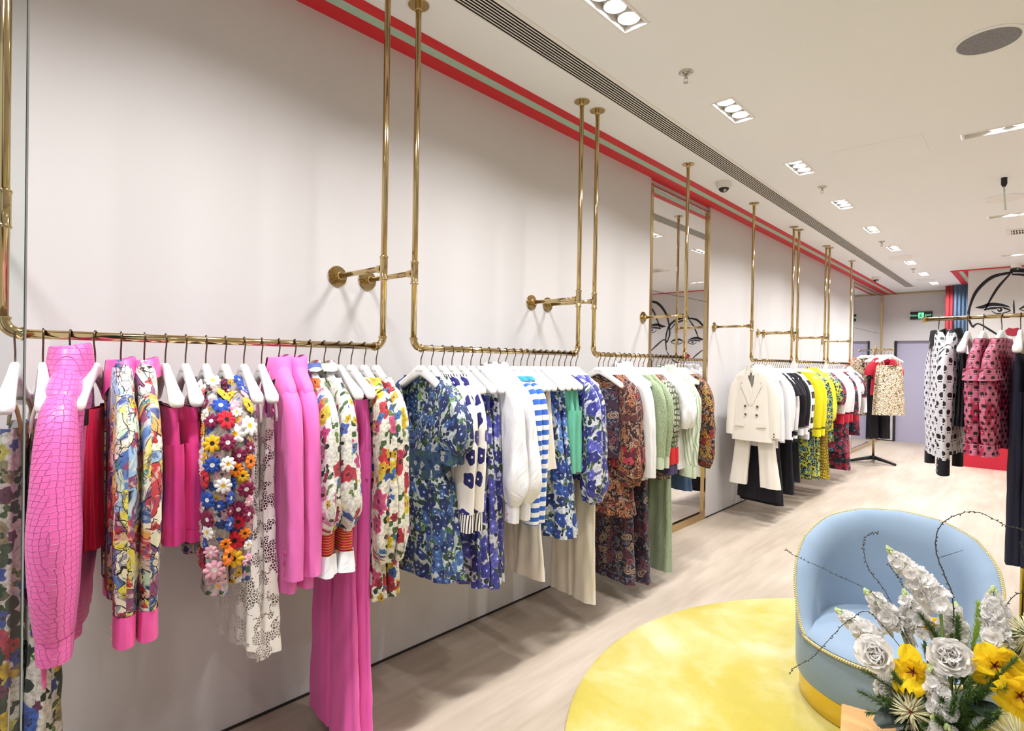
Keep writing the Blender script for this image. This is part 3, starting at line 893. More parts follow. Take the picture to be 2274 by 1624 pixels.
# ---------------------------------------------------------------- exit sign, curtain, glass
def text_mesh(name, s, size, mat, parent, loc, rot, ext=.0):
    c = bpy.data.curves.new(name, 'FONT')
    c.body = s
    c.size = size
    c.align_x = 'CENTER'
    c.align_y = 'CENTER'
    c.resolution_u = 2
    c.extrude = ext
    o = bpy.data.objects.new(name+'_tmp', c)
    COL.objects.link(o)
    dg = bpy.context.evaluated_depsgraph_get()
    me = bpy.data.meshes.new_from_object(o.evaluated_get(dg))
    bpy.data.objects.remove(o)
    me.materials.clear()
    me.materials.append(MT[mat])
    ob = bpy.data.objects.new(name, me)
    ob.location, ob.rotation_euler = loc, rot
    return link(ob, parent)
t = empty('exit_sign', (.645, y1-.03, 2.56))
Geo().box(-.18, .18, 0, .03, -.075, .075, .004).out('housing', 'black', t)
Geo().box(-.045, .045, -.004, 0, -.058, .058).out('pictogram_panel', 'exit_green', t)
for nm_, pts in (('figure_body', [(-.005, .02), (-.008, -.012)]), ('figure_arm', [(-.03, .0), (-.016, .016), (.004, .016), (.018, -.002)]), ('figure_leg', [(-.008, -.012), (.014, -.02), (.012, -.045)]), ('figure_foot', [(-.008, -.012), (-.018, -.032), (-.036, -.04)])):
    Geo().tube([(a, -.005, b) for a, b in pts], .0055, 6).out(nm_, 'black', t, True)
Geo().lathe([(.008, 0), (.008, .004)], 14, ax=(0, -1, 0), org=(.004, -.004, .036)).out('figure_head', 'black', t)
text_mesh('sign_text', 'EXIT', .052, 'exit_green', t, (.115, -.003, 0), (math.pi/2, 0, 0))
text_mesh('sign_text', '\u5b89\u5168\u51fa\u53e3', .038, 'exit_green', t, (-.112, -.003, 0), (math.pi/2, 0, 0))
tag(t, 'black exit sign with green running figure and lettering', 'exit sign')

def curtain(name, xa, xb, ya, mat, lab, nf):
    n, R = 60, 14
    P = np.zeros((R, n, 3))
    for i in range(R):
        f = i/(R-1)
        for j in range(n):
            u = j/(n-1)
            P[i, j] = (xa+(xb-xa)*u+.01*f*math.sin(5*u), ya+.022*math.sin(u*nf*2*math.pi)*(.6+.4*f), H-.01-(H-.03)*f)
    return tag(mesh(name, P.reshape(-1, 3), grid_faces(R, n, False), mat), lab, 'curtain')
c1 = curtain('curtain', 1.10, 1.22, 13.05, 'curtain_red', 'narrow red curtain edge beside the face mural', 2)
c2 = curtain('curtain', 1.222, 1.545, 13.0, 'curtain_blue', 'pleated blue grey curtain beside the face mural', 6)

t = empty('glass_panel', (1.32, .117, 0))
Geo().box(-.005, .005, -1.2, 0, .005, H-.005).out('pane', 'glass', t)
Geo().box(-.0052, .0052, 0, .002, .005, H-.005).out('polished_edge', 'glass_edge', t)
tag(t, 'clear glass panel with a thin polished edge at the far left', 'glass panel')

# ---------------------------------------------------------------- hangers
HL = .184
def _hanger_body():
    secs, n = 37, 12
    P = np.zeros((secs, n, 3))
    for i in range(secs):
        u = -1+2*i/(secs-1)
        u = math.copysign(abs(u)**.9, u)
        s = abs(u)
        T = -.075 if s < .11 else -.075-.100*((s-.11)/.89)**.92
        B = -.120-.088*s**1.15
        th = np.interp(s, [0, .1, .3, .6, .92, 1], [.010, .0105, .012, .016, .021, .018])
        k = 1.0 if s < .93 else math.sqrt(max(0.0, 1-((s-.93)/.0705)**2))*.9+.08
        c, hh = (T+B)/2, (T-B)/2*k
        th *= k
        for j in range(n):
            a = 2*math.pi*(j+.5)/n
            ca, sa = math.cos(a), math.sin(a)
            P[i, j] = (u*HL, th*math.copysign(abs(ca)**.6, ca), c+hh*math.copysign(abs(sa)**.6, sa))
    F = grid_faces(secs, n, True)
    F.append(tuple(range(n))[::-1]); F.append(tuple(range((secs-1)*n, secs*n)))
    return P.reshape(-1, 3), F
_hp = {}
def _hook_pts():
    r = .0155
    pts = [(-r*1.05, 0, -.012), (-r*1.02, 0, -.004)]
    pts += [(r*math.cos(a), 0, .0005+r*math.sin(a)) for a in np.linspace(math.pi*.95, 0, 9)]
    pts += [(.0165, 0, -.012), (.014, 0, -.022), (.006, 0, -.036), (.001, 0, -.047), (0, 0, -.056), (0, 0, -.078)]
    return pts
def hanger(loc, rz, label, group, clip=False, imprint=True):
    t = empty('hanger', loc, rz)
    if not _hp:
        V, F = _hanger_body()
        b = mesh('arms', V, F, 'hanger', t)
        h = Geo().tube(_hook_pts(), .0024, 8).out('hook', 'hook', t, True)
        im = text_mesh('imprint', 'alice+olivia', .0115, 'imprint', t, (0, -.0112, -.1), (math.pi/2, 0, 0))
        _hp.update(b=b.data, h=h.data, im=im.data)
    else:
        inst(_hp['b'], 'arms', t); inst(_hp['h'], 'hook', t)
        if imprint:
            inst(_hp['im'], 'imprint', t, (0, -.0112, -.1), (math.pi/2, 0, 0))
    if clip:
        if 'c' not in _hp:
            g = Geo().box(-.011, .011, -.011, .011, -.245, -.2, .003)
            c = g.out('clip', 'clip', t, loc=(.11, 0, 0))
            r = Geo().tube([(-.15, 0, -.205), (.15, 0, -.205)], .002, 6).out('clip_bar', 'chrome', t, True)
            _hp.update(c=c.data, r=r.data)
        else:
            inst(_hp['c'], 'clip', t, (.11, 0, 0)); inst(_hp['r'], 'clip_bar', t)
        inst(_hp['c'], 'clip', t, (-.11, 0, 0))
    return tag(t, label, 'hanger', group)

# ---------------------------------------------------------------- cloth builders
def interp_keys(keys, q, smooth=3):
    k = np.array(keys, dtype=float)
    s = np.concatenate([[0], np.cumsum(np.hypot(np.diff(k[:, 0]), np.diff(k[:, 1])) if q else np.abs(np.diff(k[:, 0])))])
    return k, s
def body(name, keys, mat, par, seed=0, nseg=64, dz=.018, neck=None, ex=2.7, kf=(6, 11), hem=0.0, cx=0.0, tilt=0.0):
    """closed hanging cloth: rows of flattened rings; keys = (z, half width, half thickness, fold depth)"""
    rg = np.random.RandomState(int(seed*977) % 100000 + 7)
    k = np.array(keys, dtype=float)
    zt0, zt1 = k[0, 0], k[-1, 0]
    if zt0 > -.13 and zt0-zt1 > .2:       # finer rows over the shoulders
        z = np.concatenate([np.linspace(zt0, zt0-.12, 15)[:-1], np.linspace(zt0-.12, zt1, max(6, int((zt0-.12-zt1)/dz)))])
    else:
        z = np.linspace(zt0, zt1, max(6, int((zt0-zt1)/dz)))
    n = len(z)
    cols = [np.interp(-z, -k[:, 0], k[:, c]) for c in range(1, k.shape[1])]
    for c in range(len(cols)):
        for _ in range(3):
            p = np.concatenate([[cols[c][0]], cols[c], [cols[c][-1]]])
            cols[c] = (p[:-2]+2*p[1:-1]+p[2:])/4
    hw, ht, fo = cols
    t = np.linspace(math.pi, 3*math.pi, nseg, endpoint=False)
    ct, st = np.cos(t), np.sin(t)
    sx = np.sign(ct)*np.abs(ct)**(2/ex); sy = np.sign(st)*np.abs(st)**(2/ex)
    X = hw[:, None]*sx[None]+cx; Y = ht[:, None]*sy[None]
    nx = ct[None]/np.maximum(hw[:, None], 1e-3)*.04; ny = st[None]/np.maximum(ht[:, None], 1e-3)*.04
    nl = np.hypot(nx, ny); nx /= nl; ny /= nl
    D = np.zeros_like(X)
    for kk in kf:
        ph, dr = rg.uniform(0, 6.28), rg.uniform(-2.5, 2.5)
        D += np.cos(kk*t[None]+ph+dr*z[:, None]+.5*np.sin(3*t[None]+ph))
    D += .5*np.cos(2.0*t[None]+rg.uniform(0, 6)+6*z[:, None]*rg.uniform(.3, 1))
    au = t[None]*(hw[:, None]+ht[:, None])/1.5
    for _ in range(7):
        D += .2*np.sin(rg.uniform(25, 90)*rg.choice([-1, 1])*au+rg.uniform(4, 26)*z[:, None]+rg.uniform(0, 6.28))
    D *= fo[:, None]/2
    X = X+nx*D; Y = Y+ny*D
    Z = np.repeat(z[:, None], nseg, 1)
    fz = (z[0]-z)/(z[0]-z[-1])
    if hem:
        Z = Z+hem*np.cos(2*t[None]+rg.uniform(0, 6))*(fz**3)[:, None]
    if tilt:
        X = X+tilt*(fz**1.5)[:, None]
    if neck:
        dep, wn = neck
        zl = z[0]-dep-.12
        front = (st[None] < 0.05)
        cut = dep*np.clip(1-np.abs(X-cx)/wn, 0, 1)
        zt = z[0]-cut
        Zn = zl+(Z-zl)*(zt-zl)/(z[0]-zl)
        Z = np.where(front & (Z > zl), Zn, Z)
    P = np.stack([X, Y, Z], -1)
    seg = np.linalg.norm(np.diff(np.concatenate([P, P[:, :1]], 1), axis=1), axis=2)
    U = np.concatenate([np.zeros((n, 1)), np.cumsum(seg, 1)[:, :-1]], 1)
    U = U-U[:, nseg//2][:, None]
    # ring seam: repeat the first column so the print does not smear
    P = np.concatenate([P, P[:, :1]], 1)
    U = np.concatenate([U, (U[:, -1]+seg[:, -1])[:, None]], 1)
    Zu = np.concatenate([Z, Z[:, :1]], 1)
    uv = np.stack([U, Zu], -1).reshape(-1, 2)
    return mesh(name, P.reshape(-1, 3), grid_faces(n, nseg+1, False), mat, par, True, uv)

def sleeve(name, side, keys, mat, par, seed=0, nseg=26, dl=.018, kf=(3, 5)):
    """tube along a path in the plane of the hanger; keys = (x, z, radius in plane, radius across, fold)"""
    rg = np.random.RandomState(int(seed*613+side*50) % 100000 + 3)
    k = np.array(keys, dtype=float)
    s = np.concatenate([[0], np.cumsum(np.hypot(np.diff(k[:, 0]), np.diff(k[:, 1])))])
    n = max(6, int(s[-1]/dl))
    q = np.linspace(0, s[-1], n)
    cols = [np.interp(q, s, k[:, c]) for c in range(5)]
    for c in range(5):
        for _ in range(5 if c < 2 else 3):
            p = np.concatenate([[cols[c][0]], cols[c], [cols[c][-1]]])
            cols[c] = (p[:-2]+2*p[1:-1]+p[2:])/4
    x, z, ra, rb, fo = cols
    tx, tz = np.gradient(x), np.gradient(z)
    l = np.hypot(tx, tz); tx /= l; tz /= l
    t = np.linspace(0, 2*math.pi, nseg+1)
    D = np.zeros((n, nseg+1))
    for kk in kf:
        D += np.cos(kk*t[None]+rg.uniform(0, 6)+rg.uniform(-3, 3)*q[:, None]*3)
    D += np.cos(t[None]*2+7*q[:, None]+rg.uniform(0, 6))*.35
    for _ in range(7):
        D += .2*np.sin(rg.randint(2, 6)*rg.choice([-1, 1])*t[None]+rg.uniform(8, 45)*q[:, None]+rg.uniform(0, 6.28))
    D *= fo[:, None]/2
    ct = np.sign(np.cos(t))*np.abs(np.cos(t))**.85; st = np.sign(np.sin(t))*np.abs(np.sin(t))**.85
    A = (ra[:, None]+D)*ct[None]; B = (rb[:, None]+D)*st[None]
    X = x[:, None]+A*(-tz)[:, None]; Z = z[:, None]+A*tx[:, None]
    P = np.stack([side*X, B, Z], -1)
    seg = np.linalg.norm(np.diff(P, axis=1), axis=2)
    U = np.concatenate([np.zeros((n, 1)), np.cumsum(seg, 1)], 1)
    uv = np.stack([U, -np.repeat(q[:, None], nseg+1, 1)], -1).reshape(-1, 2)
    F = grid_faces(n, nseg+1, False)
    if side < 0:
        F = [f[::-1] for f in F]
    return mesh(name, P.reshape(-1, 3), F, mat, par, True, uv)

def collar(par, mat, hw=.056, ht=.032, stand=.034, fall=.06, point=.06, z=-.10, name='collar', wide=1.75):
    """turned-down collar: stands at the neck, falls over the shoulders, two points in front"""
    n = 48
    P = np.zeros((7, n+1, 3))
    for j in range(n+1):
        a = -math.pi/2+.2+(2*math.pi-.4)*j/n      # gap at the front (-y)
        f = max(0.0, -math.sin(a))**3                # 1 near the front
        ca, sa = math.cos(a), math.sin(a)
        w_ = 1+(wide-1)*abs(ca)**1.5
        lift = .012*max(0.0, sa)
        for i, (sx, sy, dz) in enumerate(((1.0, 1.0, -.01), (1.0, 1.0, stand*.6), (1.03, 1.05, stand), (1.1, 1.15, stand*.92), (1+(w_-1)*.45, 1.28, stand-fall*.35-point*f*.3), (1+(w_-1)*.8, 1.36, stand-fall*.75-point*f*.7), (w_, 1.42, stand-fall-point*f))):
            P[i, j] = (hw*sx*ca, ht*sy*sa, z+dz+lift)
    uv = P.reshape(-1, 3)[:, [0, 2]]
    return mesh(name, P.reshape(-1, 3), grid_faces(7, n+1, False), mat, par, True, uv)

def patch(name, poly, y, mat, par, th=.004):
    """flat cut piece lying on the front (-y) of a garment"""
    n = len(poly)
    V = [(a, y, b) for a, b in poly]+[(a, y-th, b) for a, b in poly]
    F = [tuple(range(n)), tuple(range(n, 2*n))[::-1]]+[(i, (i+1) % n, n+(i+1) % n, n+i) for i in range(n)]
    return mesh(name, V, F, mat, par, False, [(v[0], v[2]) for v in V])

_bt = {}
def button(par, loc, mat, r=.008, ax='y', name='button'):
    if mat not in _bt:
        _bt[mat] = autosmooth(Geo().lathe([(.2, .3), (.5, .22), (.85, .4), (1, .3), (1, 0)], 16).out('button', mat, par))
        o = _bt[mat]
    else:
        o = inst(_bt[mat], name, par)
    o.location = loc
    o.rotation_euler = (math.pi/2, 0, 0) if ax == 'y' else (0, math.pi/2, 0)
    o.scale = (r, r, r)
    return o

def SL(Ls, w=.066, t=.029, cuff=.9, fold=.006, puff=None, out=.215):
    """sleeve keys; Ls = z of the sleeve end"""
    k = [(.125, -.16, .018, .016, 0), (.162, -.183, .036, t*.8, .001), (.192, -.228, .05, t*.95, .002), (out-.004, -.30, w*.96, t, fold), (out+.002, -.42, w, t, fold)]
    if Ls > -.56:
        k = k[:3]+[(out+.01, -.31, w, t, fold), (out+.012, (Ls-.31)/2-.02, w*(1+(puff or 0)*.4), t*(1+(puff or 0)*.4), fold*1.4), (out, Ls+.012, w*.8, t*.85, fold), (out-.004, Ls, w*.66, t*.75, fold*.5)]
    elif puff:
        k += [(out+.01, (Ls-.42)/2, w*(1+puff*.6), t*(1+puff*.5), fold*1.5), (out+.004, Ls+.09, w*(1+puff), t*(1+puff*.8), fold*2), (out-.004, Ls+.02, w*.7, t*.8, fold), (out-.006, Ls, w*cuff*.6, t*.75, fold*.5)]
    else:
        k += [(out-.006, (Ls-.42)/2, w*.95, t*.95, fold), (out-.012, Ls, w*cuff, t*cuff, fold*.7)]
    return k
def TOP(L, w=.19, hem=.2, t=.029, fold=.006, neck=None, ts=.031):
    if neck is None:          # open neckline that leaves the hanger's neck showing
        return [(-.122, .125, ts, 0), (-.135, .148, ts, 0), (-.155, w*.93, ts, .001), (-.19, w, ts, .002), (-.26, w, t, fold*.6), (-.45, w*.95, t, fold), (L, hem, t*1.1, fold)]
    return [(-.066, neck, .024, 0), (-.088, neck+.022, .028, 0), (-.148, w*.93, ts, .001), (-.19, w, ts, .002), (-.26, w, t, fold*.6), (-.45, w*.95, t, fold), (L, hem, t*1.1, fold)]
def DRESS(L, w=.18, waist=.135, zw=-.5, hem=.24, t=.030, th=.05, fold=.012):
    return [(-.122, .122, .03, 0), (-.135, .145, .031, 0), (-.155, w*.95, .031, .001), (-.19, w, .031, .002), (-.26, w, t, .004), (zw, waist, t*.95, .004), (zw-.12, (waist+hem)/2, (t+th)/2, fold*.6), (L, hem, th, fold)]

class Piece:
    """one garment: an empty at the rail with its parts"""
    def __init__(s, name, label, cat, group, loc, rz, seed):
        s.t = tag(empty(name, loc, rz), label, cat, group)
        s.s = seed
        s.lo = False
    def body(s, keys, mat, name='body', **k):
        if s.lo: k.setdefault('nseg', 36); k.setdefault('dz', .04)
        return body(name, keys, mat, s.t, k.pop('seed', s.s), **k)
    def sleeves(s, keys, mat, name='sleeve', both=True, **k):
        if s.lo: k.setdefault('nseg', 16); k.setdefault('dl', .04)
        r = [sleeve(name, 1, keys, mat, s.t, s.s+.3, **k)]
        if both:
            r.append(sleeve(name, -1, keys, mat, s.t, s.s+.6, **k))
        return r
    def cuffs(s, Ls, h, w, t, mat, out=.208, name='cuff', fold=.001, flare=1.0):
        k = [(out, Ls+.022, w*.97, t*.97, fold), (out, Ls-h*.5, w*(1+flare)/2, t*(1+flare)/2, fold), (out-.002, Ls-h, w*flare, t*flare, fold)]
        return [sleeve(name, sd, k, mat, s.t, s.s+.7, dl=.008) for sd in (1, -1)]

# each builder dresses a Piece
def blazer(g, mat, L=-.83, Ls=-.79, buttons=None, w=.192, lap=True):
    g.body(TOP(L, w, w+.014, .033, .003, .058), mat, neck=(.2, .075))
    g.sleeves([(.12, -.155, .018, .018, 0), (.155, -.178, .033, .026, .001), (.178, -.222, .044, .03, .002), (.19, -.30, .054, .03, .003), (.2, -.45, .056, .03, .004), (.208, (Ls-.45)/2, .054, .029, .004), (.214, Ls, .05, .027, .003)], mat)
    collar(g.t, mat, .054, .034, .045, .07, .03, -.095)
    if lap:
        for sg in (-1, 1):
            patch('lapel', [(sg*.035, -.1), (sg*.1, -.2), (sg*.085, -.225), (sg*.105, -.235), (sg*.02, -.42), (sg*.006, -.43)], -.037, mat, g.t)
    if buttons:
        for sd, dx in ((1, .0), (-1, 0)):
            for i in range(3):
                button(g.t, (sd*(.218+.004*i), -.0268-.0006*i, Ls+.035+i*.034), buttons, .0095)
def shirt(g, mat, L=-.74, Ls=-.78, cmat=None, cuffm=None, w=.185, puff=None, t=.031, both=True, ch=.075):
    g.body(TOP(L, w, w+.012, t, .006, .055 if cmat else None), mat)
    g.sleeves(SL(Ls, .062, min(t, .03 if not puff else .036), .78 if not puff else 1.0, .008, puff), mat)
    if cmat:
        collar(g.t, cmat)
        patch('placket', [(-.014, -.13), (.014, -.13), (.014, L+.02), (-.014, L+.02)], -t-.003, mat, g.t)
    if cuffm:
        for c in g.cuffs(Ls, ch, .047 if not puff else .042, .026, cuffm):
            pass
        for i in (0, 1):
            button(g.t, (.206, -.027, Ls-.02-.03*i), 'pearl', .007)
def knit(g, mat, L=-.7, Ls=-.76, rib=None, w=.185, t=.033, puff=None, neckb=True, ribh=.07):
    g.body(TOP(L, w, w*.98, t, .005), mat)
    g.sleeves(SL(Ls, .064, t, .86, .006, puff), mat)
    r = rib or mat
    g.cuffs(Ls, ribh, .05, .027, r)
    g.body([(L+.004, w*.98, t*1.1, .002), (L-ribh*.7, w*.93, t, .002)], r, 'hem_rib', dz=.01)
    if neckb:
        g.body([(-.112, .116, .034, 0), (-.127, .133, .035, 0)], r, 'neck_rib', dz=.006)
def dress(g, mat, L=-.96, waist=.14, hem=.24, th=.05, Ls=None, puff=None, neck=None, smock=None, fold=.012, w=.18, cuffm=None, ruffle=None, sw=.062):
    g.body(DRESS(L, w, waist, -.5, hem, .03, th, fold), mat, neck=neck, kf=(7, 13))
    if Ls:
        g.sleeves(SL(Ls, sw, .034, .9, .008, puff), mat)
        if cuffm:
            g.cuffs(Ls, .05, .045, .028, cuffm, fold=.004)
    if smock:
        g.body([(-.44, waist+.018, .036, .002), (-.5, waist+.010, .036, .003), (-.56, waist+.02, .038, .003)], smock, 'smocked_waist', kf=(19, 27))
    if ruffle:
        g.body([(L+.006, hem, th, fold), (L-.05, hem*1.06, th*1.15, fold*1.4)], ruffle, 'ruffle', kf=(13, 21))
def straps(g, mat, ztop, xs=(.12, -.12)):
    for x in xs:
        n = 12
        pts = [(x*(1+.12*math.sin(a*3)), .02*math.cos(a), -.155-.012+(ztop+.165)*abs(a)/1.7 if 0 else 0) for a in (0,)]
        P = []
        for a in np.linspace(-1, 1, 15):
            y = .02*math.sin(a*1.57)
            zz = -.150-.25*abs(x)-((-.150-.25*abs(x))-ztop)*max(0, (abs(a)-.25)/.75)
            P.append((x, y+.006*math.copysign(1, a), zz))
        Geo().tube(P, .005, 6).out('strap', mat, g.t, True)
def strap_dress(g, mat, L=-1.05, hem=.2, th=.05, fold=.014, ztop=-.27, w=.15, lining=None, hemz=0.0, kf=(6, 11)):
    k = [(ztop, w, .022, .002), (ztop-.12, w*1.02, .028, .004), (ztop-.28, w*.92, .03, .005), ((ztop-.28+L)/2, (w+hem)/2, (.03+th)/2, fold*.7), (L, hem, th, fold)]
    g.body(k, mat, neck=(.07, .1), kf=kf, hem=hemz)
    if lining:
        k2 = [(a, b*.93, c*.8, d*.6) for a, b, c, d in k]
        g.body(k2, lining, 'lining', kf=(5, 8), neck=(.07, .1))
    straps(g, mat, ztop-.015)
def trousers(g, mat, L=-1.5, wtop=.15, leg=.085, flare=.11, t=.024, th=.036, band=None, fold=.008, splay=0.0):
    g.body([(-.205, wtop, .014, .001), (-.245, wtop+.004, .016, .001)], band or mat, 'waistband', dz=.01)
    g.body([(-.243, wtop+.003, .018, .002), (-.33, wtop+.012, .024, .004), (-.5, wtop+.02, .03, .005)], mat, 'seat')
    for sg in (1, -1):
        g.body([(-.40, leg, t, .003), (-.55, leg, t, fold*.6), (-.9 if L < -.95 else (L-.55)/2, leg*.97, t*1.1, fold), (L, flare, th, fold)], mat, 'leg', cx=sg*(.083 if not splay else wtop-leg+.012), tilt=sg*splay, seed=g.s+sg*.2, kf=(4, 7), ex=2.3, nseg=44 if not g.lo else 24)
def shorts(g, mat, L=-.6, leg=.09, flare=.098, t=.026):
    g.body([(-.205, .15, .014, .001), (-.25, .155, .017, .001)], mat, 'waistband', dz=.01)
    g.body([(-.248, .155, .018, .002), (-.36, .17, .028, .004)], mat, 'seat')
    for sg in (1, -1):
        g.body([(-.31, leg, t, .003), (-.42, leg, t, .005), (L+.035, flare, t*1.15, .006)], mat, 'leg', cx=sg*.088, seed=g.s+sg*.2, kf=(4, 7), ex=2.3, nseg=44 if not g.lo else 24)
        g.body([(L+.038, flare*1.01, t*1.2, .006), (L, flare*1.01, t*1.2, .006)], mat, 'turn_up', cx=sg*.088, seed=g.s+sg*.2, kf=(4, 7), ex=2.3, dz=.012, nseg=44 if not g.lo else 24)
def skirt(g, mat, L=-.95, hem=.2, th=.045, fold=.012, wtop=.14, hemz=.0, kf=(8, 14), band=None):
    g.body([(-.205, wtop, .015, .001), (-.24, wtop+.003, .017, .001)], band or mat, 'waistband', dz=.01)
    g.body([(-.238, wtop+.002, .018, .003), (-.36, wtop+.015, .026, fold*.5), (L, hem, th, fold)], mat, 'panel', kf=kf, hem=hemz)

# small sewn flowers
_ap = {}
def applique_mesh(c):
    if c in _ap:
        return _ap[c]
    n, rows = 32, ((0.0, .10), (.2, .16), (.26, .14), (.62, .2), (1.0, .02))
    V, F = [], []
    for r, h in rows:
        for j in range(n):
            a = 2*math.pi*j/n
            k = 1.0 if r < .5 else .84+.16*abs(math.cos(a*4)) if r < .9 else .76+.27*abs(math.cos(a*4))**.6
            V.append((r*k*math.cos(a), r*k*math.sin(a), h+(.1*abs(math.cos(a*4)) if r > .5 else 0)))
    F = grid_faces(len(rows), n, True)
    me = bpy.data.meshes.new('applique_flower')
    me.from_pydata(V, [], F)
    me.materials.append(MT[c])
    me.materials.append(MT['yarn_dark' if c in ('f_orange', 'f_yellow', 'f_red') else 'f_white' if c != 'f_white' else 'f_yellow'])
    for i, p in enumerate(me.polygons):
        p.use_smooth = True
        if i < 2*n:
            p.material_index = 1
    _ap[c] = me
    return me
def appliques(g, srcs, n, seed, ax_x=.21):
    rg = random.Random(seed)
    cs = ['f_blue', 'f_yellow', 'f_orange', 'f_plum', 'f_white', 'f_white', 'f_pink', 'f_red', 'f_blue', 'f_white']
    placed = []
    cand = []
    for o in srcs:
        for p in o.data.polygons:
            c = p.center
            nn = p.normal
            out_ = nn.copy()
            if out_.dot(c-Vector((ax_x, 0, c.z))) < 0:
                out_ = -out_
            if c.x > .08 and (out_.x > -.3) and out_.y < .75:
                cand.append((c.copy(), out_, o))
    rg.shuffle(cand)
    for c, nn, o in cand:
        r = rg.uniform(.016, .031)
        if all((c-q).length > (r+rr)*.66 for q, rr in placed):
            placed.append((c, r))
            qd = nn.to_track_quat('Z', 'Y')
            f = bpy.data.objects.new('applique_flower', applique_mesh(cs[rg.randrange(len(cs))]))
            f.location = c
            f.rotation_mode = 'QUATERNION'
            f.rotation_quaternion = qd
            f.scale = (r, r, r*1.3)
            link(f, o)
            if len(placed) >= n:
                break
def flower_jacket(g, L=-.66, Ls=-.74):
    b = g.body(TOP(L, .185, .19, .032, .006), 'applique_base')
    s = g.sleeves(SL(Ls, .062, .036, .9, .006), 'applique_base')
    g.cuffs(Ls, .05, .055, .032, 'applique_base', flare=1.1, fold=.004)
    appliques(g, [b], 30, g.s*7+1, 0.0)
    appliques(g, [s[0]], 72, g.s*7+2)
def croc_jacket(g):
    g.body(TOP(-.80, .2, .2, .042, .006, .06, .048), 'pink_croc')
    g.sleeves([(.12, -.15, .02, .024, 0), (.165, -.185, .045, .036, .001), (.2, -.24, .064, .042, .001), (.215, -.35, .078, .048, .002), (.222, -.5, .09, .054, .002), (.217, -.63, .082, .05, .002), (.208, -.72, .066, .042, .002), (.204, -.76, .06, .039, .001)], 'pink_croc')
    g.cuffs(-.75, .07, .062, .040, 'pink_croc', fold=.001, flare=.9, out=.203)
    collar(g.t, 'pink_croc', .058, .042, .07, .10, .05, -.10, wide=1.9)
    for x, zb in ((.165, -.90), (.19, -.87)):
        Geo().box(x-.014, x+.014, -.026, -.022, zb, -.77, .001).out('belt_end', 'pink_satin', g.t)
def smocked_blouse(g):
    g.body(TOP(-.62, .18, .19, .03, .008), 'summer_floral')
    g.sleeves(SL(-.66, .058, .034, 1.0, .01, .2), 'summer_floral')
    g.cuffs(-.655, .085, .04, .028, 'smock_red', fold=.003, flare=.95)
    g.cuffs(-.735, .06, .042, .03, 'white_cotton', fold=.008, flare=1.35, name='frill')
    collar(g.t, 'summer_floral', .056, .03, .03, .03, .0)

GRP = 'garments on the %s wall rail'
N_SEED = [0]
def hang(rail, y, name, label, short, cat, fn, clip=False, rz=None, far=False, x=XP, z=ZB, group=None, base=0.0, hlabel=None, hspan=None):
    N_SEED[0] += 1
    sd = N_SEED[0]
    rg = random.Random(sd*31)
    if rz is None:
        rz = math.radians(-9+rg.uniform(-3.5, 3.5))
    loc = (x, y, z)
    gp = group or (GRP % RW[rail])
    hanger(loc, base+rz, hlabel or ('white hanger holding the '+short), 'white hangers of the '+(gp.split(' on the ')[-1]), clip, not far)
    p = Piece(name, label, cat, gp, loc, base+rz, sd)
    p.lo = far
    fn(p)
    return p

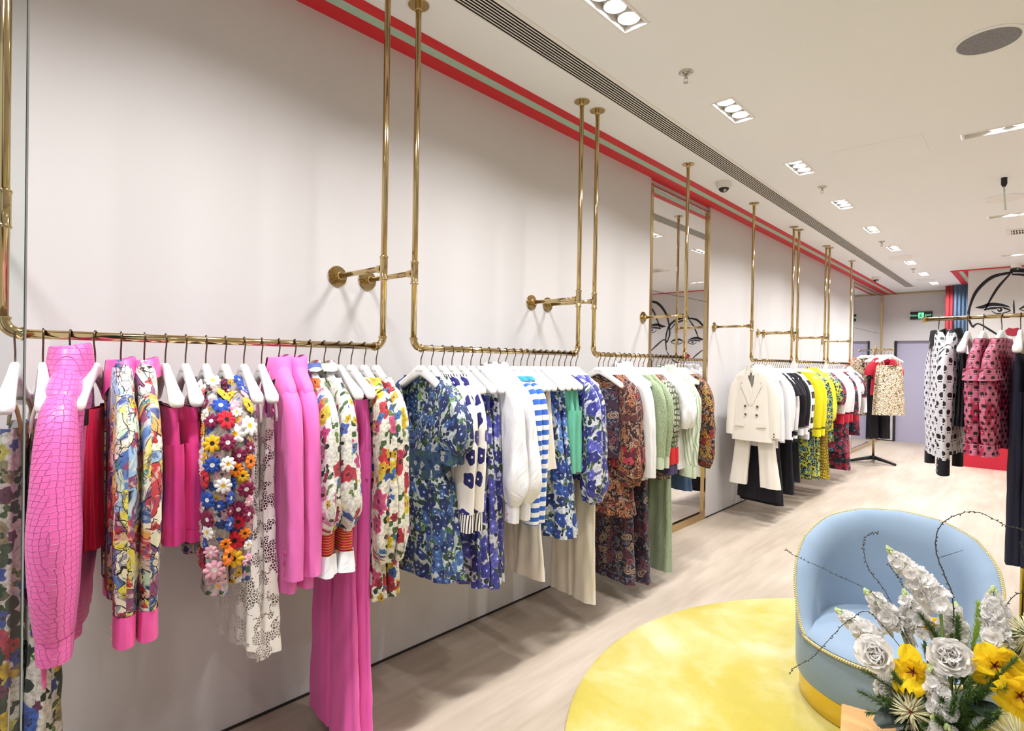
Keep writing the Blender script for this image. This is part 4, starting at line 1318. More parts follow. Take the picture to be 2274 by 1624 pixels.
# ---------------------------------------------------------------- nearest rail
Y1 = [.207, .264, .324, .381, .443, .503, .56, .617, .677, .737, .798, .858, .919, .978, 1.037, 1.095, 1.157, 1.211, 1.271, 1.327]
L1 = [
 ('dress', 'long white floral strap dress at the very left behind the glass', 'long floral dress behind the glass', 'dress', lambda g: strap_dress(g, 'white_garden', -1.47, .19, .05, .014, -.24, .13, 'white_crepe'), 0, None),
 ('dress', 'long white floral strap dress with white lining beside the croc jacket', 'lined long floral dress', 'dress', lambda g: strap_dress(g, 'white_garden', -1.47, .20, .05, .014, -.24, .13, 'white_crepe'), 0, None),
 ('jacket', 'pink croc embossed leather jacket with a big collar and full sleeve', 'pink croc leather jacket', 'jacket', croc_jacket, 0, -.28),
 ('skirt', 'narrow cherry red satin skirt half hidden behind the pink croc jacket', 'cherry red satin skirt', 'skirt', lambda g: skirt(g, 'fuchsia_satin', -.6, .06, .03, .008, .055), 1, -.42),
 ('shirt', 'colourful artist print shirt with pink collar, nearer of two', 'nearer artist print shirt', 'shirt', lambda g: shirt(g, 'art_print', -.72, -.755, 'pink_satin', 'pink_satin'), 0, None),
 ('shirt', 'colourful artist print shirt with pink collar, beside the pink shorts', 'second artist print shirt', 'shirt', lambda g: shirt(g, 'art_print', -.72, -.755, 'pink_satin', 'pink_satin'), 0, None),
 ('shorts', 'hot pink cotton shorts on clips, nearer pair', 'nearer hot pink shorts', 'shorts', lambda g: shorts(g, 'pink_cotton', -.6), 1, None),
 ('shorts', 'hot pink cotton shorts on clips, next to the flower jackets', 'second hot pink shorts', 'shorts', lambda g: shorts(g, 'pink_cotton', -.6), 1, None),
 ('jacket', 'jacket covered in knitted flowers, left one next to the shorts', 'left knitted flower jacket', 'jacket', lambda g: flower_jacket(g, -.66, -.70), 0, None),
 ('jacket', 'jacket covered in knitted flowers, right one next to the lace', 'right knitted flower jacket', 'jacket', lambda g: flower_jacket(g, -.66, -.68), 0, None),
 ('dress', 'cream floral lace dress, left of two behind the flower jackets', 'left cream lace dress', 'dress', lambda g: strap_dress(g, 'lace', -1.0, .19, .045, .01, -.25, .14, hemz=.03), 0, None),
 ('dress', 'cream floral lace dress with ragged hem beside the pink blazer', 'right cream lace dress', 'dress', lambda g: strap_dress(g, 'lace', -1.03, .2, .045, .01, -.25, .14, hemz=.02), 0, None),
 ('blazer', 'bubblegum pink wool blazer with three cuff buttons, left of two', 'left pink wool blazer', 'blazer', lambda g: blazer(g, 'pink_wool', -.83, -.79, 'button_pink'), 0, None),
 ('blazer', 'bubblegum pink wool blazer with three cuff buttons, right of two', 'right pink wool blazer', 'blazer', lambda g: blazer(g, 'pink_wool', -.83, -.79, 'button_pink'), 0, None),
 ('blouse', 'white floral blouse with red smocked cuffs, next to the pink blazer', 'left smocked floral blouse', 'blouse', smocked_blouse, 0, None),
 ('blouse', 'white floral blouse with red smocked cuffs, next to the pink trousers', 'right smocked floral blouse', 'blouse', smocked_blouse, 0, None),
 ('trousers', 'long pink wide leg trousers on clips, left pair nearly touching the floor', 'left pink wide leg trousers', 'trousers', lambda g: trousers(g, 'pink_trouser', -1.47, .14, .08, .115, .024, .034), 1, None),
 ('trousers', 'long pink wide leg trousers on clips, right pair beside the poppy dresses', 'right pink wide leg trousers', 'trousers', lambda g: trousers(g, 'pink_trouser', -1.505, .14, .08, .12, .024, .036), 1, None),
 ('dress', 'cream dress printed with bright poppies and lilies, left of two', 'left poppy print dress', 'dress', lambda g: dress(g, 'poppy_floral', -.96, .15, .2, .04, -.82, .1, sw=.056), 0, None),
 ('dress', 'cream dress printed with bright poppies, at the right end of its rail', 'right poppy print dress', 'dress', lambda g: dress(g, 'poppy_floral', -.96, .15, .2, .04, -.82, .1, sw=.056), 0, None),
]
def run(rail, ys, rows, far=False):
    for y, (nm, lab, sh, cat, fn, clip, rz) in zip(ys, rows):
        hang(rail, y, nm, lab, sh, cat, fn, bool(clip), rz, far)
run(0, Y1, L1)

# ---------------------------------------------------------------- second rail
Y2 = [1.557, 1.617, 1.68, 1.737, 1.799, 1.857, 1.92, 1.978, 2.045, 2.098, 2.159, 2.215, 2.265, 2.32, 2.377, 2.427, 2.483, 2.538, 2.592, 2.648, 2.70]
def pansy_cardi(g):
    knit(g, 'pansy_knit', -.7, -.715, 'rib_stripe', .185, .034)
def blue_dress(g):
    dress(g, 'blue_pansy', -.97, .14, .24, .055, -.44, .45, (.24, .15), 'blue_smock', .014, .18, 'blue_smock', sw=.072)
def full_blouse(g):
    shirt(g, 'white_cotton', -.62, -.73, 'white_cotton', 'white_cotton', .19, .4, .034)
def stripe_knit(g):
    g.body(TOP(-.7, .18, .185, .03, .004), 'blue_stripe'); g.sleeves(SL(-.85, .05, .03, .9, .004), 'blue_stripe')
    g.body([(-.1, .09, .034, 0), (-.12, .13, .036, 0), (-.145, .175, .036, 0)], 'aqua_stripe', 'yoke', dz=.008)
L2 = [
 ('dress', 'blue pansy print dress with V neck and puff sleeves, front of its rail', 'front blue pansy dress', 'dress', blue_dress, 0, -.02),
 ('dress', 'blue pansy print dress with smocked waist, just behind the front one', 'second blue pansy dress', 'dress', blue_dress, 0, None),
 ('cardigan', 'cream knit cardigan with navy pansies, left of two', 'left cream pansy cardigan', 'cardigan', pansy_cardi, 0, None),
 ('cardigan', 'cream knit cardigan with navy pansies and striped cuff, right of two', 'right cream pansy cardigan', 'cardigan', pansy_cardi, 0, None),
 ('skirt', 'long violet pansy print skirt on clips, left of three', 'left violet pansy skirt', 'skirt', lambda g: skirt(g, 'violet_pansy', -1.06, .21, .055, .018), 1, None),
 ('skirt', 'long violet pansy print skirt on clips, middle of three', 'middle violet pansy skirt', 'skirt', lambda g: skirt(g, 'violet_pansy', -1.08, .22, .055, .018), 1, None),
 ('skirt', 'long violet pansy print skirt on clips beside the white blouse', 'right violet pansy skirt', 'skirt', lambda g: skirt(g, 'violet_pansy', -1.07, .2, .05, .016), 1, None),
 ('blouse', 'white cotton blouse with full balloon sleeves, left of two', 'left white balloon blouse', 'blouse', full_blouse, 0, None),
 ('blouse', 'white cotton blouse with full balloon sleeves, right of two', 'right white balloon blouse', 'blouse', full_blouse, 0, None),
 ('sweater', 'blue and white striped knit top, left of two', 'left blue striped top', 'sweater', stripe_knit, 0, None),
 ('sweater', 'blue and white striped knit top, right of two', 'right blue striped top', 'sweater', stripe_knit, 0, None),
 ('trousers', 'cream wide cropped trousers on clips below the striped tops', 'cream cropped trousers', 'trousers', lambda g: trousers(g, 'cream_denim', -1.15, .14, .085, .12, .024, .03), 1, None),
 ('skirt', 'short off white denim skirt on clips, left of two', 'left off white skirt', 'skirt', lambda g: skirt(g, 'cream_denim', -.6, .19, .035, .005), 1, None),
 ('skirt', 'short off white denim skirt on clips, right of two', 'right off white skirt', 'skirt', lambda g: skirt(g, 'cream_denim', -.6, .19, .035, .005), 1, None),
 ('skirt', 'flared blue pansy skirt on clips, left of two', 'left flared blue pansy skirt', 'skirt', lambda g: skirt(g, 'navy_pansy', -.96, .25, .06, .014), 1, None),
 ('skirt', 'flared blue pansy skirt on clips beside the mint shorts', 'right flared blue pansy skirt', 'skirt', lambda g: skirt(g, 'navy_pansy', -.97, .24, .06, .014), 1, None),
 ('shorts', 'mint green pleated shorts on clips, left of two', 'left mint green shorts', 'shorts', lambda g: shorts(g, 'mint_cotton', -.645, .092, .1, .03), 1, None),
 ('shorts', 'mint green pleated shorts on clips, right of two', 'right mint green shorts', 'shorts', lambda g: shorts(g, 'mint_cotton', -.645, .092, .1, .03), 1, None),
 ('blouse', 'violet blue rose print blouse with long sleeves, left of two', 'left violet rose blouse', 'blouse', lambda g: shirt(g, 'violet_pansy', -.7, -.83, None, None, .185, .1, .036), 0, None),
 ('blouse', 'violet blue rose print blouse beside the cream jeans', 'right violet rose blouse', 'blouse', lambda g: shirt(g, 'violet_pansy', -.7, -.83, None, None, .185, .1, .036), 0, None),
 ('trousers', 'long cream flared jeans on clips at the end of the second rail', 'long cream flared jeans', 'trousers', lambda g: trousers(g, 'cream_denim', -1.415, .15, .085, .1, .024, .03), 1, None),
]
run(1, Y2, L2)

# ---------------------------------------------------------------- third rail
Y3 = [2.936, 2.986, 3.041, 3.109, 3.173, 3.233, 3.295, 3.352, 3.414, 3.477, 3.538, 3.595, 3.659, 3.722, 3.772, 3.82, 3.88, 3.932, 3.983, 4.034, 4.083]
def paisley_dress(g):
    g.body(DRESS(-.9, .18, .15, -.5, .21, .03, .045, .012), 'paisley_brown', kf=(7, 13))
    g.sleeves(SL(-.8, .058, .036, .95, .008, .12), 'paisley_brown')
    g.body([(-.60, .172, .044, .01), (-.68, .18, .046, .01)], 'red_poppy_band', 'poppy_band')
    g.cuffs(-.56, .09, .068, .041, 'red_poppy_band', out=.217, name='sleeve_band', fold=.006)
    g.body([(-.89, .21, .046, .014), (-.97, .225, .055, .018)], 'paisley_brown', 'hem_frill', kf=(13, 19))
def snake_dress(g):
    g.body(DRESS(-.82, .18, .16, -.5, .19, .03, .04, .012), 'snake_rust')
    g.sleeves(SL(-.62, .054, .034, .95, .008), 'snake_green')
    g.cuffs(-.615, .1, .052, .035, 'red_ombre', name='red_cuff', fold=.007)
    g.cuffs(-.712, .07, .046, .032, 'violet_knit', name='knit_cuff', fold=.004, flare=1.1)
def tiered(g):
    g.body(TOP(-.4, .17, .17, .03, .004), 'white_cotton')
    for i, (za, zb) in enumerate(((-.36, -.5), (-.49, -.64), (-.63, -.77))):
        g.body([(za, .17+.012*i, .032+.004*i, .004), (zb, .185+.015*i, .042+.004*i, .01)], 'white_cotton', 'tier', kf=(11, 17))
    g.sleeves(SL(-.5, .055, .034, 1.0, .007, .2), 'white_cotton')
L3 = [
 ('skirt', 'black lace mini skirt on clips at the front of the third rail', 'black lace mini skirt', 'skirt', lambda g: skirt(g, 'paisley_denim', -.62, .17, .03, .006), 1, -.02),
 ('dress', 'dark paisley dress with red poppy band, left of two', 'left dark paisley dress', 'dress', paisley_dress, 0, None),
 ('dress', 'dark paisley dress with red poppy band, beside the white blazer', 'right dark paisley dress', 'dress', paisley_dress, 0, None),
 ('trousers', 'long flared jeans embroidered with paisley, left pair', 'left paisley flared jeans', 'trousers', lambda g: trousers(g, 'paisley_denim', -1.42, .15, .085, .115, .024, .034), 1, None),
 ('blazer', 'white crepe blazer on the third rail, left of two', 'left white crepe blazer', 'blazer', lambda g: blazer(g, 'white_crepe', -.78, -.77), 0, None),
 ('blazer', 'white crepe blazer on the third rail, right of two', 'right white crepe blazer', 'blazer', lambda g: blazer(g, 'white_crepe', -.78, -.78), 0, None),
 ('trousers', 'long flared jeans embroidered with paisley, right pair', 'right paisley flared jeans', 'trousers', lambda g: trousers(g, 'paisley_denim', -1.46, .15, .085, .125, .024, .036), 1, None),
 ('cardigan', 'sage green tweed knit cardigan, left of two', 'left sage tweed cardigan', 'cardigan', lambda g: knit(g, 'sage_knit', -.64, -.66, 'pale_green'), 0, None),
 ('cardigan', 'sage green tweed knit cardigan, right of two', 'right sage tweed cardigan', 'cardigan', lambda g: knit(g, 'sage_knit', -.64, -.66, 'pale_green'), 0, None),
 ('dress', 'rust and green snake print dress with red cuffs, left of two', 'left snake print dress', 'dress', snake_dress, 0, None),
 ('dress', 'rust and green snake print dress with red cuffs, right of two', 'right snake print dress', 'dress', snake_dress, 0, None),
 ('trousers', 'long sage green terry trousers on clips', 'sage terry trousers', 'trousers', lambda g: trousers(g, 'sage_terry', -1.47, .15, .09, .1, .03, .036), 1, None),
 ('dress', 'white cotton tiered mini dress with frills, left of two', 'left white tiered dress', 'dress', tiered, 0, None),
 ('dress', 'white cotton tiered mini dress with frills, right of two', 'right white tiered dress', 'dress', tiered, 0, None),
 ('shirt', 'pale green striped shirt, left of two before the mirror', 'left pale green striped shirt', 'shirt', lambda g: shirt(g, 'green_stripe', -.78, -.76, 'green_stripe', 'pale_green'), 0, None),
 ('shirt', 'pale green striped shirt, right of two before the mirror', 'right pale green striped shirt', 'shirt', lambda g: shirt(g, 'green_stripe', -.8, -.78, 'green_stripe', 'pale_green'), 0, None),
 ('trousers', 'blue denim cropped jeans on clips, left pair', 'left blue cropped jeans', 'trousers', lambda g: trousers(g, 'denim', -.96, .14, .08, .09, .024, .03), 1, None),
 ('trousers', 'blue denim cropped jeans on clips, right pair', 'right blue cropped jeans', 'trousers', lambda g: trousers(g, 'denim', -.97, .14, .08, .09, .024, .03), 1, None),
 ('skirt', 'navy wool skirt on clips near the end of the third rail', 'navy wool skirt', 'skirt', lambda g: skirt(g, 'navy_wool', -.7, .17, .035, .008), 1, None),
 ('blouse', 'dark orange paisley blouse before the mirror, left of two', 'left orange paisley blouse', 'blouse', lambda g: shirt(g, 'paisley_orange', -.7, -.8, None, None, .185, .1, .034), 0, None),
 ('blouse', 'dark orange paisley blouse at the end of the third rail', 'right orange paisley blouse', 'blouse', lambda g: shirt(g, 'paisley_orange', -.72, -.82, None, None, .185, .1, .034), 0, None),
]
run(2, Y3, L3)

# ---------------------------------------------------------------- fourth rail
def white_jacket(g):
    blazer(g, 'cream_wool', -.77, -.76, None, .19, True)
    for x, z in ((-.055, -.44), (.065, -.44), (-.05, -.52), (.06, -.52)):
        button(g.t, (x, -.04, z), 'brass_button', .012)
    for sg in (-1, 1):
        patch('pocket_flap', [(sg*.06, -.6), (sg*.15, -.595), (sg*.152, -.63), (sg*.06, -.638)], -.038, 'cream_wool', g.t)
    for i in range(3):
        button(g.t, (.222, -.0285, -.735+i*.026), 'brass_button', .007)
def varsity(g):
    g.body(TOP(-.62, .19, .19, .033, .004), 'white_crepe')
    g.sleeves(SL(-.72, .062, .032, .85, .004), 'white_crepe')
    for k, mt in enumerate(('black_crepe', 'white_crepe', 'black_crepe')):
        g.cuffs(-.715-.03*k, .032, .052, .028, mt, name='cuff_band')
def black_tee(g):
    g.body(TOP(-.68, .19, .19, .032, .005), 'black_crepe')
    g.sleeves([(.125, -.172, .028, .02, 0), (.185, -.202, .05, .028, .001), (.22, -.27, .072, .034, .003), (.235, -.40, .078, .036, .004)], 'black_crepe')
def badge_jacket(g):
    g.body(TOP(-.72, .2, .19, .036, .005), 'black_crepe')
    g.sleeves(SL(-.7, .07, .038, .85, .005), 'black_crepe')
    g.cuffs(-.7, .06, .05, .03, 'white_crepe')
    patch('badge', [(.1, -.5), (.16, -.48), (.175, -.56), (.115, -.58)], -.042, 'white_crepe', g.t, .003)
    patch('badge_centre', [(.12, -.51), (.15, -.5), (.157, -.55), (.127, -.56)], -.0455, 'black', g.t, .002)
    patch('badge', [(.13, -.38), (.16, -.37), (.165, -.41), (.135, -.42)], -.042, 'yellow_knit', g.t, .003)
B4 = [
 ('jacket', 'cream double breasted jacket with brass buttons facing the room', 'cream double breasted jacket', 'jacket', white_jacket, 0, -.12),
 ('trousers', 'cream wide leg trousers hanging below the double breasted jacket', 'cream wide leg trousers', 'trousers', lambda g: trousers(g, 'cream_wool', -1.21, .165, .085, .096, .026, .034, splay=.07), 1, -.12),
 ('blazer', 'long white blazer directly behind the cream jacket', 'long white blazer', 'blazer', lambda g: blazer(g, 'white_crepe', -.83, -.8), 0, None),
 ('trousers', 'black wide leg trousers, front pair behind the cream ones', 'front black wide trousers', 'trousers', lambda g: trousers(g, 'black_crepe', -1.36, .16, .095, .14, .026, .05), 1, None),
 ('trousers', 'black wide leg trousers, second pair', 'second black wide trousers', 'trousers', lambda g: trousers(g, 'black_crepe', -1.4, .16, .095, .14, .026, .05), 1, None),
 ('blazer', 'white blazer between black trousers and the varsity tops', 'third white blazer', 'blazer', lambda g: blazer(g, 'white_crepe', -.8, -.8), 0, None),
 ('jacket', 'white varsity top with black striped cuffs, nearer', 'nearer white varsity top', 'jacket', varsity, 0, None),
 ('shirt', 'black short sleeved shirt, front of two', 'front black short sleeved shirt', 'shirt', black_tee, 0, None),
 ('jacket', 'white varsity top with black striped cuffs, farther', 'farther white varsity top', 'jacket', varsity, 0, None),
 ('shirt', 'black short sleeved shirt beside the badge jacket', 'second black short sleeved shirt', 'shirt', black_tee, 0, None),
 ('trousers', 'black trousers hanging in the middle of the fourth rail', 'middle black trousers', 'trousers', lambda g: trousers(g, 'black_crepe', -1.36, .16, .09, .12), 1, None),
 ('jacket', 'black jacket with white and yellow badges, nearer', 'nearer black badge jacket', 'jacket', badge_jacket, 0, None),
 ('skirt', 'long black skirt below the badge jackets', 'long black skirt', 'skirt', lambda g: skirt(g, 'black_crepe', -1.25, .22, .05, .012), 1, None),
 ('jacket', 'black jacket with white and yellow badges, farther', 'farther black badge jacket', 'jacket', badge_jacket, 0, None),
 ('cardigan', 'plain white cardigan before the striped sweaters', 'plain white cardigan', 'cardigan', lambda g: knit(g, 'white_fuzzy', -.7, -.75, 'white_crepe'), 0, None),
 ('sweater', 'fluffy black and white striped sweater, nearer', 'nearer fluffy striped sweater', 'sweater', lambda g: knit(g, 'bw_stripe', -.72, -.76, 'black_crepe', .19, .038), 0, None),
 ('sweater', 'fluffy black and white striped sweater, farther', 'farther fluffy striped sweater', 'sweater', lambda g: knit(g, 'bw_stripe', -.72, -.76, 'black_crepe', .19, .038), 0, None),
]
run(3, np.linspace(5.545, 6.62, len(B4)).tolist(), B4, True)
B5 = [
 ('cardigan', 'bright yellow cardigan next to the striped sweaters', 'front yellow cardigan', 'cardigan', lambda g: knit(g, 'yellow_knit', -.7, -.76, None, .19, .036), 0, None),
 ('trousers', 'lime and navy floral trousers under the yellow cardigans, nearer', 'nearer lime floral trousers', 'trousers', lambda g: trousers(g, 'lime_floral', -1.32, .15, .09, .115, .03, .044), 1, None),
 ('cardigan', 'bright yellow cardigan, second of its rail', 'second yellow cardigan', 'cardigan', lambda g: knit(g, 'yellow_knit', -.7, -.76, None, .19, .036), 0, None),
 ('blouse', 'lime and teal floral blouse between yellow garments, nearest', 'nearest lime floral blouse', 'blouse', lambda g: shirt(g, 'lime_floral', -.7, -.78, None, None, .185, .1, .034), 0, None),
 ('trousers', 'lime and navy floral trousers, farther', 'farther lime floral trousers', 'trousers', lambda g: trousers(g, 'lime_floral', -1.35, .15, .09, .115, .03, .044), 1, None),
 ('blouse', 'lime and teal floral blouse, second', 'second lime floral blouse', 'blouse', lambda g: shirt(g, 'lime_floral', -.7, -.8, None, None, .185, .1, .034), 0, None),
 ('shirt', 'glossy yellow shirt, nearer of two', 'nearer glossy yellow shirt', 'shirt', lambda g: shirt(g, 'yellow_knit', -.7, -.72, 'yellow_knit', 'yellow_knit', .19, .3, .038), 0, None),
 ('trousers', 'yellow snake print trousers on clips, nearer', 'nearer yellow snake trousers', 'trousers', lambda g: trousers(g, 'snake_yellow', -1.36, .15, .095, .12, .03, .05), 1, None),
 ('shirt', 'glossy yellow shirt, farther of two', 'farther glossy yellow shirt', 'shirt', lambda g: shirt(g, 'yellow_knit', -.7, -.72, 'yellow_knit', 'yellow_knit', .19, .3, .038), 0, None),
 ('trousers', 'yellow snake print trousers on clips, farther', 'farther yellow snake trousers', 'trousers', lambda g: trousers(g, 'snake_yellow', -1.39, .15, .095, .12, .03, .05), 1, None),
 ('dress', 'dark lime floral dress in the middle of the fifth rail', 'dark lime floral dress', 'dress', lambda g: dress(g, 'lime_floral', -.95, .15, .2, .04, -.5, .2), 0, None),
 ('dress', 'dark lime floral dress, second one', 'second dark lime floral dress', 'dress', lambda g: dress(g, 'lime_floral', -.95, .15, .2, .04, -.5, .2), 0, None),
 ('blouse', 'black blouse with red roses, nearest', 'nearest red rose blouse', 'blouse', lambda g: shirt(g, 'rose_black', -.7, -.55, None, None, .185, .3, .036), 0, None),
 ('blouse', 'black blouse with red roses, second', 'second red rose blouse', 'blouse', lambda g: shirt(g, 'rose_black', -.7, -.55, None, None, .185, .3, .036), 0, None),
 ('sweater', 'fuzzy white sweater with red cuffs at the end of the fifth rail', 'first red cuffed white sweater', 'sweater', lambda g: knit(g, 'white_fuzzy', -.62, -.66, 'red_wool', .19, .04, None, False, .1), 0, None),
]
run(4, np.linspace(6.925, 7.93, len(B5)).tolist(), B5, True)
B6 = [
 ('sweater', 'fuzzy white sweater with red cuffs, first of the farthest rail', 'second red cuffed white sweater', 'sweater', lambda g: knit(g, 'white_fuzzy', -.62, -.66, 'red_wool', .19, .04, None, False, .1), 0, None),
 ('skirt', 'long black skirt with red roses and blue leaves, nearer', 'nearer long rose skirt', 'skirt', lambda g: skirt(g, 'rose_black', -1.15, .22, .06, .016), 1, None),
 ('sweater', 'fuzzy white sweater with red cuffs, behind the first', 'third red cuffed white sweater', 'sweater', lambda g: knit(g, 'white_fuzzy', -.62, -.66, 'red_wool', .19, .04, None, False, .1), 0, None),
 ('skirt', 'long black skirt with red roses and blue leaves, farther', 'farther long rose skirt', 'skirt', lambda g: skirt(g, 'rose_black', -1.4, .22, .06, .016), 1, None),
 ('blouse', 'black and red rose blouse under a white sweater', 'third red rose blouse', 'blouse', lambda g: shirt(g, 'rose_black', -.7, -.72, None, None, .185, .1, .034), 0, None),
 ('cardigan', 'plain white knit cardigan on the farthest rail, nearer', 'nearer far white cardigan', 'cardigan', lambda g: knit(g, 'white_fuzzy', -.66, -.7, 'red_wool', .19, .036), 0, None),
 ('cardigan', 'plain white knit cardigan on the farthest rail, farther', 'farther far white cardigan', 'cardigan', lambda g: knit(g, 'white_fuzzy', -.66, -.7, 'red_wool', .19, .036), 0, None),
 ('blouse', 'white puff sleeved blouse with small pink roses, nearer', 'nearer pink rose blouse', 'blouse', lambda g: shirt(g, 'white_rose', -.6, -.45, None, None, .185, .4, .036), 0, None),
 ('blouse', 'white puff sleeved blouse with small pink roses, farther', 'farther pink rose blouse', 'blouse', lambda g: shirt(g, 'white_rose', -.6, -.45, None, None, .185, .4, .036), 0, None),
 ('dress', 'dark rose print dress on the farthest rail', 'dark rose print dress', 'dress', lambda g: dress(g, 'rose_black', -.95, .15, .2, .045, -.5, .2), 0, None),
 ('dress', 'black and red rose dress near the corner mirror', 'dark rose dress by the corner mirror', 'dress', lambda g: dress(g, 'rose_black', -1.0, .15, .2, .045, -.5, .2), 0, None),
 ('blazer', 'white blazer near the end of the farthest rail', 'far white blazer', 'blazer', lambda g: blazer(g, 'white_crepe', -.7, -.72), 0, None),
]
run(5, np.linspace(8.21, 9.2, len(B6)).tolist(), B6, True)

# ---------------------------------------------------------------- free standing racks
def tee_rack(lab, cx, cy, ang, L, zt, z0=0.0, grp='brass T shaped racks'):
    t = empty('clothes_rack', (cx, cy, z0), ang)
    zt -= z0
    Geo().tube([(-L/2, 0, zt), (L/2, 0, zt)], .0115, 14).out('rail', 'gold', t, True)
    for sg in (-1, 1):
        autosmooth(Geo().lathe([(.012, 0), (.018, .004), (.02, .012), (.014, .02), (.006, .026)], 16, ax=(sg, 0, 0), org=(sg*L/2, 0, zt)).out('finial', 'gold', t))
    for dx in (-.014, .014):
        Geo().tube([(dx, 0, .08), (dx, 0, zt+.005)], .011, 14).out('post', 'gold', t, True)
    autosmooth(Geo().lathe([(.02, 0), (.024, .02), (.012, .05), (.006, .06)], 16, org=(0, 0, zt+.01)).out('top_finial', 'gold', t))
    hub = autosmooth(Geo().lathe([(.045, .05), (.05, .07), (.045, .1), (.03, .105)], 20).out('hub', 'black', t))
    for k in range(3):
        a = 2*math.pi*k/3+.5
        c, s = math.cos(a), math.sin(a)
        Geo().tube([(.03*c, .03*s, .075), (.16*c, .16*s, .055), (.29*c, .29*s, .03), (.35*c, .35*s, .019)], [.03, .026, .021, .018], 10).out('foot', 'black', t, True)
    tag(t, lab, 'clothes rack', grp)
    return t
FR = Vector((.474, 10.50)); FD = Vector((.626, -.783))
fang = math.atan2(FD.y, FD.x)
tee_rack('far free standing brass rack with black foot, holding the gold sequin top', FR.x, FR.y, fang, .92, 1.78)
def sequin_cami(mat, L):
    def f(g):
        g.body([(-.235, .165, .034, .002), (-.4, .18, .045, .004), (L, .215, .055, .008)], mat, neck=(.09, .09), kf=(8, 13))
        straps(g, 'sequin_gold', -.25)
    return f
def red_jacket(g):
    g.body(TOP(-.7, .19, .2, .034, .004), 'red_wool', neck=(.2, .1)); g.sleeves(SL(-.44, .075, .04, 1.0, .006, .3), 'red_wool')
    g.cuffs(-.43, .03, .05, .032, 'black', name='bead_cuff')
FARG = [
 (.42, 'camisole', 'gold sequin strap top facing the room on the far rack', 'gold sequin top', 'top', sequin_cami('sequin_gold', -.99), 0),
 (.06, 'trousers', 'black cropped trousers in the middle of the far rack', 'black cropped trousers of the far rack', 'trousers', lambda g: trousers(g, 'black_crepe', -1.38, .11, .055, .06), 1),
 (.35, 'camisole', 'gold sequin top half hidden behind the front one', 'second gold sequin top', 'top', sequin_cami('sequin_gold', -1.0), 0),
 (.25, 'jacket', 'red jacket with beaded cuff on the far rack', 'red beaded jacket', 'jacket', red_jacket, 0),
 (.16, 'trousers', 'black trousers below the red jacket', 'black trousers by the red jacket', 'trousers', lambda g: trousers(g, 'black_crepe', -1.38, .12, .06, .07), 1),
 (-.12, 'dress', 'dark and gold sequin dress on the far rack', 'dark sequin dress', 'dress', lambda g: dress(g, 'sequin_dark', -1.05, .16, .19, .045, -.6), 0),
 (-.26, 'dress', 'second dark sequin dress on the far rack', 'second dark sequin dress', 'dress', lambda g: dress(g, 'sequin_dark', -1.05, .16, .19, .045, -.6), 0),
 (-.38, 'blouse', 'orange silk blouse at the back of the far rack', 'orange silk blouse', 'blouse', lambda g: shirt(g, 'orange_silk', -.6, -.6, None, None), 0),
]
for d_, nm, lab, sh, cat, fn, clip in FARG:
    q = FR+FD*d_
    hang(0, q.y, nm, lab, sh, cat, fn, bool(clip), random.Random(d_).uniform(-.1, .1), True, q.x, 1.78, 'garments on the far free standing rack', fang+math.pi/2)

RS = Vector((1.876, 4.12)); RD = Vector((math.cos(-.26), math.sin(-.26)))
rc = RS+RD*.475
tee_rack('near free standing brass rack at the right edge, with printed shirts', rc.x, rc.y, -.26, .95, 1.79, .0146)
def face_shirt(mat, cm, L, Ls, cuffm):
    return lambda g: shirt(g, mat, L, Ls, cm, cuffm, .185, None, .034)
def ruffled_pink(g):
    shirt(g, 'face_pink', -.7, -.7, None, None, .18, None, .034)
    g.cuffs(-.30, .05, .072, .04, 'face_pink', out=.222, name='ruffle', fold=.01, flare=1.25)
    g.cuffs(-.69, .05, .055, .034, 'face_pink', name='cuff', fold=.008, flare=1.2)
RG = [
 (.06, 'shirt', 'white shirt printed with small round haired faces, black collar and cuffs', 'small face print shirt', 'shirt', face_shirt('face_white', 'black_crepe', -.78, -.80, 'black_crepe'), 0),
 (.135, 'shirt', 'white shirt printed with round haired faces, beside the black top', 'face print shirt beside the black top', 'shirt', face_shirt('face_white_big', 'black_crepe', -.76, -.80, 'black_crepe'), 0),
 (.20, 'jacket', 'short black leather top on the near rack', 'short black leather top', 'top', lambda g: skirt(g, 'black_leather', -.6, .17, .04, .01), 1),
 (.272, 'blouse', 'crimson and pink face print blouse with ruffles, left of two', 'left crimson face print blouse', 'blouse', ruffled_pink, 0),
 (.352, 'blouse', 'crimson and pink face print blouse with ruffles, right of two', 'right crimson face print blouse', 'blouse', ruffled_pink, 0),
 (.43, 'trousers', 'long navy trousers at the right edge of the frame', 'long navy trousers', 'trousers', lambda g: trousers(g, 'navy_wool', -1.28, .15, .09, .1, .03, .04), 1),
 (.50, 'trousers', 'long navy wide trousers behind the first pair, right edge', 'second long navy trousers', 'trousers', lambda g: trousers(g, 'navy_wool', -1.28, .15, .09, .1, .03, .04), 1),
]
for d_, nm, lab, sh, cat, fn, clip in RG:
    q = RS+RD*d_
    hang(0, q.y, nm, lab, sh, cat, fn, bool(clip), math.radians(20 if d_ < .1 else random.Random(d_+3).uniform(-5, 3)), False, q.x, 1.79, 'garments on the near free standing rack', math.radians(-96))

# ---------------------------------------------------------------- rug
RC, RR = (2.36, 2.72), 1.64
t = empty('round_rug', (RC[0], RC[1], 0))
Geo().lathe([(RR*.985, .0005), (RR, .004), (RR*.997, .012), (RR*.99, .0145)], 128).out('pile', 'rug', t)
tag(t, 'large round yellow rug with paler cloudy patches under the blue chair', 'rug')

